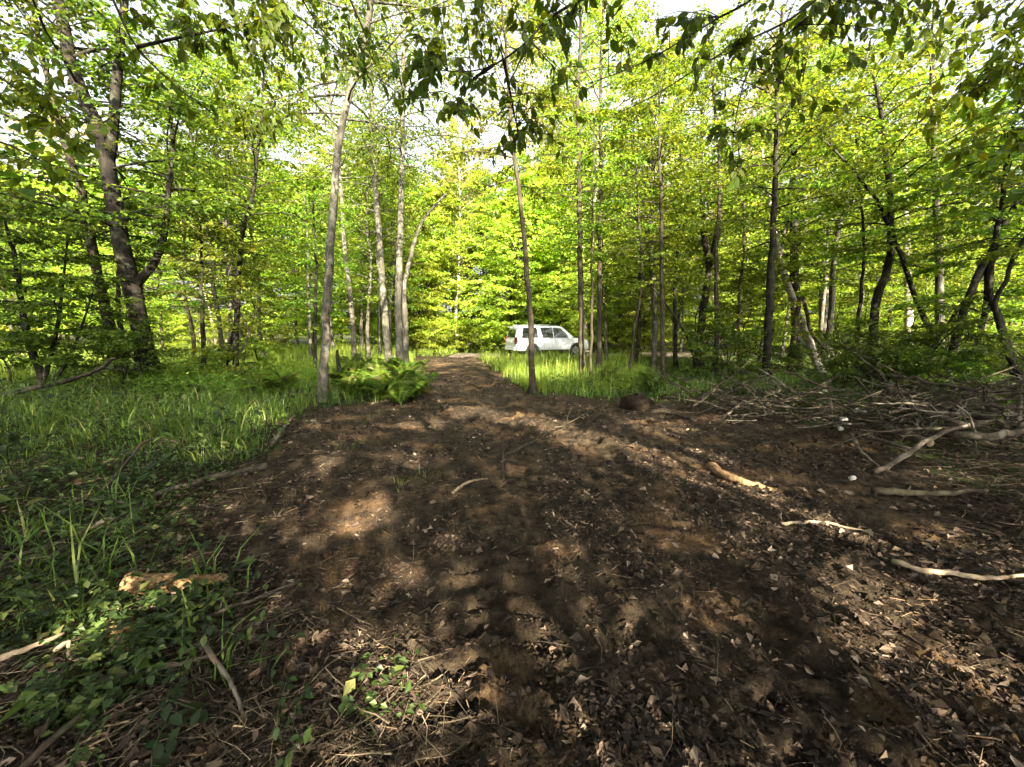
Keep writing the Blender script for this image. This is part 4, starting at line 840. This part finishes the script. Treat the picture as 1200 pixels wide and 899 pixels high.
o = g.build('soil_clump', soilmat('clump_soil', (.008, .006, .004), (.028, .020, .013), (.05, .034, .02)), None, True); p = onray(745, 478, 0); o.location = p; tag(o, 'dark upturned soil clump at the edge of the grass', 'soil clump')
# loose branches heaped in the pile: one object each
BRP = ('grey dead branch tangled in the brush pile on the right', 'branches in the brush pile'); rng = rs(950); protos = []
for s_ in range(7):
    r2 = rs(960 + s_); root = tag(empty('brush_branch', (0, 0, -500)), BRP[0], 'branch', BRP[1]); L = r2.uniform(.8, 1.7); P = [np.zeros(3)]; q = np.array([1., 0, 0])
    for k in range(6): q = nrm(q + r2.randn(3) * .16); P.append(P[-1] + q * L / 6)
    pts = spline(P, 14); rad = np.linspace(r2.uniform(.011, .032), .005, 14); g = Geo(); g.tube(pts, rad, 6, .15, r2); mt = M['dead' if s_ % 3 == 0 else 'dead_dark']; g.build('stem', mt, root, True)
    for k in range(5):
        j = r2.randint(3, 12); q = nrm(np.array([.8, 0, 0]) + r2.randn(3) * .6); S = [pts[j]]; l_ = L * r2.uniform(.15, .4)
        for m_ in range(4): q = nrm(q + r2.randn(3) * .25); S.append(S[-1] + q * l_ / 4)
        g = Geo(); g.tube(np.array(S), np.linspace(rad[j] * .6, .002, 5), 4, 0, r2); g.build('twig', mt, root, True)
    protos.append(root)
for i in range(210):
    px = 800 + 440 * rng.rand() ** .85; t = (px - 800) / 400; py = rng.uniform(463 + 12 * t, 487 + 52 * t); p = onray(px, py, .02); lift = rng.uniform(.03, .60) * (.4 + .6 * t)
    loc = (p[0], p[1], hz(p[0], p[1]) + lift); rz = rng.choice([0, math.pi]) + rng.randn() * .5; ry = -rng.uniform(-.2, .5)
    c = protos[i] if i < 7 else copy_tree(protos[i % 7], loc, rz, rng.uniform(.6, 1.1), *BRP)
    c.location = [float(v) for v in loc]; c.rotation_euler = (rng.rand() * 6.28, ry, rz)
# fine twigs nobody could count
def twig_stuff(name, x, y, rng, mat, label, lmin, lmax, lift):
    n = len(x); az = rng.rand(n) * 6.283; L_ = rng.uniform(lmin, lmax, n); el = rng.randn(n) * .18; z = height(x, y) + .008 + rng.rand(n) * lift
    P_ = np.stack([x, y, z], 1); g = Geo(); r_ = .0009 + rng.gamma(1.5, .0008, n); c = rng.rand(n); A_ = []
    for k in range(3):
        D = np.stack([np.cos(az) * np.cos(el), np.sin(az) * np.cos(el), np.sin(el)], 1) * (L_ / 3)[:, None]; Q_ = P_ + D
        g.prisms(P_, Q_, r_ * (1 - .25 * k), r_ * (.75 - .25 * k), 3); A_.append(np.repeat(c, 6)); P_ = Q_; az = az + rng.randn(n) * .3; el = el * .5 - rng.rand(n) * .12
    g.A = A_; return tag(g.build(name, mat), label, 'twigs', kind='stuff')
M['twig'] = leafmat('twig', [(0, (.012, .009, .006)), (.6, (.040, .030, .020)), (.92, (.09, .068, .046)), (1, (.24, .18, .12))], 0, rough=.85, spec=.2)
x, y, rng = area(10000, (-350, 520), (1.2, 7), 981)
k = rng.rand(len(x)) < smooth(.9, -.1, dirt_sd(x, y)) * (.2 + .8 * smooth(.35, .65, vnoise(x / .5, y / .5, 5))); x, y = x[k], y[k]
twig_stuff('twig_litter', x, y, rng, M['twig'], 'tangle of small dead twigs on the left verge', .04, .26, .06)
x, y, rng = area(8000, (780, 1500), (2.6, 9.5), 982)
k = rng.rand(len(x)) < smooth(.9, -.2, dirt_sd(x, y)) * (.3 + .7 * vnoise(x / .6, y / .6, 6)); x, y = x[k], y[k]
twig_stuff('brush_twigs', x, y, rng, M['twig'], 'tangle of small dead twigs round the brush pile', .08, .5, .36)
x, y, rng = area(1100, (200, 1300), (1.2, 9), 983)
twig_stuff('loose_twigs', x, y, rng, M['twig'], 'loose thin twigs lying over the bare dirt', .06, .35, .01)

# ------------------------------------------------------------------ branches hanging into the top of the picture, each leaf its own piece
def overhang(name, label, stems, ends, Y, L, seed, per, mat='leaf_near', spread=.25, w=4):
    rng = rs(seed); S = [spline([at(a, b, Y + rng.randn() * .06) for a, b in st], 20) for st in stems]; base = S[0][0].copy()
    root = tag(empty(name, base), label, 'branch'); LM = [near_leaf(L * q, seed * 7 + i, M[mat], .50) for i, q in enumerate((.8, .95, 1.1, 1.25))]
    for s_ in S: g = Geo(); g.tube(s_ - base, np.linspace(w / 2 * Y / F, .0022, 20), 6, .1, rng); g.build('stem', M['bark_dark'], root, True)
    allp = np.vstack(S); ends = list(ends) + [(a + rng.randn() * 26, b + rng.randn() * 20 - 4) for a, b in ends] + [(a + rng.randn() * 34, b * .9 + rng.randn() * 22 - 6) for a, b in ends]; per = int(per * .72)
    for (ex, ey) in ends:
        E = at(ex, ey, Y + rng.randn() * spread)
        j = np.argmin(np.linalg.norm(allp - E, axis=1) + rng.rand(len(allp)) * .15); B = allp[j]; mid = (B + E) / 2 + np.array([0, 0, .04]) + rng.randn(3) * .03
        tw = spline([B, mid, E], 9); g = Geo(); g.tube(tw - base, np.linspace(.0035, .0012, 9), 4); g.build('twig', M['bark_dark'], root, True)
        for k in range(per):
            t = .15 + .85 * (k + rng.rand() * .6) / per; u = min(t, .999) * 8; q = int(u); p = tw[q] + (tw[q + 1] - tw[q]) * (u - q) - base
            d = nrm(nrm(tw[-1] - tw[0]) * .45 + np.array([rng.randn() * .6, rng.randn() * .6, -.75 + rng.randn() * .35])); nn = nrm(np.array([0, 0, 1.]) + rng.randn(3) * .7); bb = nrm(np.cross(nn, d)); nn = np.cross(d, bb)
            o = link('leaf', LM[rng.randint(4)], root); s_ = rng.uniform(.75, 1.15); m = Matrix(((d[0], bb[0], nn[0], p[0]), (d[1], bb[1], nn[1], p[1]), (d[2], bb[2], nn[2], p[2]), (0, 0, 0, 1))); o.matrix_local = m @ Matrix.Diagonal((s_, s_, s_, 1))
    return root
overhang('overhanging_branch', 'dark leafy branch hanging from the top edge over the path', [[(790, -60), (720, -20), (650, 17), (613, 53), (577, 77), (545, 84), (510, 82)], [(577, 77), (553, 95), (533, 127)], [(590, 68), (598, 110), (606, 150)]],
         [(500, 10), (480, 80), (472, 118), (530, 125), (555, 150), (575, 190), (606, 165), (628, 150), (660, 60), (690, 105), (655, 100), (600, 5), (520, -10), (560, 0), (670, 20), (712, 30), (485, 40), (545, 40), (515, 60), (590, 120), (640, 20), (500, 105)], 2.6, .068, 21, 15)
overhang('overhanging_branch', 'thin-stemmed leafy branch hanging from the top edge right of the path', [[(1020, -50), (970, 0), (905, 55), (877, 83), (862, 140), (858, 185)], [(920, -40), (880, 0), (840, 22), (800, 47), (750, 75), (685, 100)], [(1000, -40), (930, 20), (850, 60), (770, 110), (720, 135)]],
         [(830, 60), (850, 110), (842, 150), (860, 205), (900, 90), (930, 70), (980, 40), (1010, 50), (1050, 30), (1090, 15), (950, 20), (900, 10), (820, 20), (790, 20), (870, 40), (1000, 80), (765, 60), (930, 115), (1040, 5), (1075, 45), (740, 20)], 3.0, .074, 22, 15, w=3)
overhang('overhanging_branch', 'dark limb with small leaves crossing the top left corner', [[(105, -60), (135, 5), (160, 55), (205, 100), (245, 130), (278, 155), (300, 175)], [(160, 55), (230, 40), (330, 20)]],
         [(230, 60), (260, 90), (300, 110), (330, 90), (340, 60), (310, 40), (280, 30), (250, 20), (215, 20), (190, 50), (340, 15), (300, 0), (240, 0), (180, 10), (350, 125), (170, 100), (320, 150), (270, 60), (360, 40)], 3.6, .08, 23, 17, w=3.5)
overhang('overhanging_branch', 'leafy branch reaching in from the right edge high up', [[(1290, 40), (1210, 70), (1150, 100), (1105, 130)], [(1280, 140), (1200, 150), (1120, 180)]],
         [(1180, 60), (1150, 80), (1120, 110), (1100, 140), (1140, 130), (1170, 120), (1200, 110), (1190, 160), (1150, 180), (1120, 190), (1190, 90), (1160, 40), (1190, 200)], 3.8, .09, 24, 16)
overhang('overhanging_branch', 'leafy branch reaching in from the left edge high up', [[(-90, 60), (-20, 80), (40, 120), (85, 160)], [(-60, 150), (10, 170), (70, 200)]],
         [(10, 60), (40, 90), (70, 120), (90, 150), (30, 140), (60, 180), (20, 190), (90, 210), (0, 120), (50, 40), (10, 20), (40, 230)], 4.2, .095, 25, 18)

overhang('overhanging_branch', 'small-leaved branch hanging from the top edge between the left trees and the path', [[(330, -70), (345, -20), (370, 25), (400, 60), (425, 85)], [(300, -60), (310, -10), (325, 40), (340, 90)]],
         [(350, 20), (380, 40), (400, 20), (420, 60), (440, 40), (430, 95), (395, 85), (360, 70), (335, 60), (320, 30), (345, 105), (410, 5), (370, 5), (310, 70), (450, 10), (300, 20)], 5.0, .085, 26, 13, spread=.5, w=2.5)
overhang('overhanging_branch', 'leafy branch filling the top right corner', [[(1270, -60), (1210, -20), (1150, 20), (1100, 50)], [(1290, 0), (1220, 15), (1160, 45)]],
         [(1190, 10), (1160, 30), (1130, 10), (1110, 40), (1080, 55), (1140, 60), (1180, 50), (1200, 30), (1090, 10), (1120, 75), (1060, 30), (1195, 70)], 5.0, .095, 27, 13, spread=.5, w=2.5)
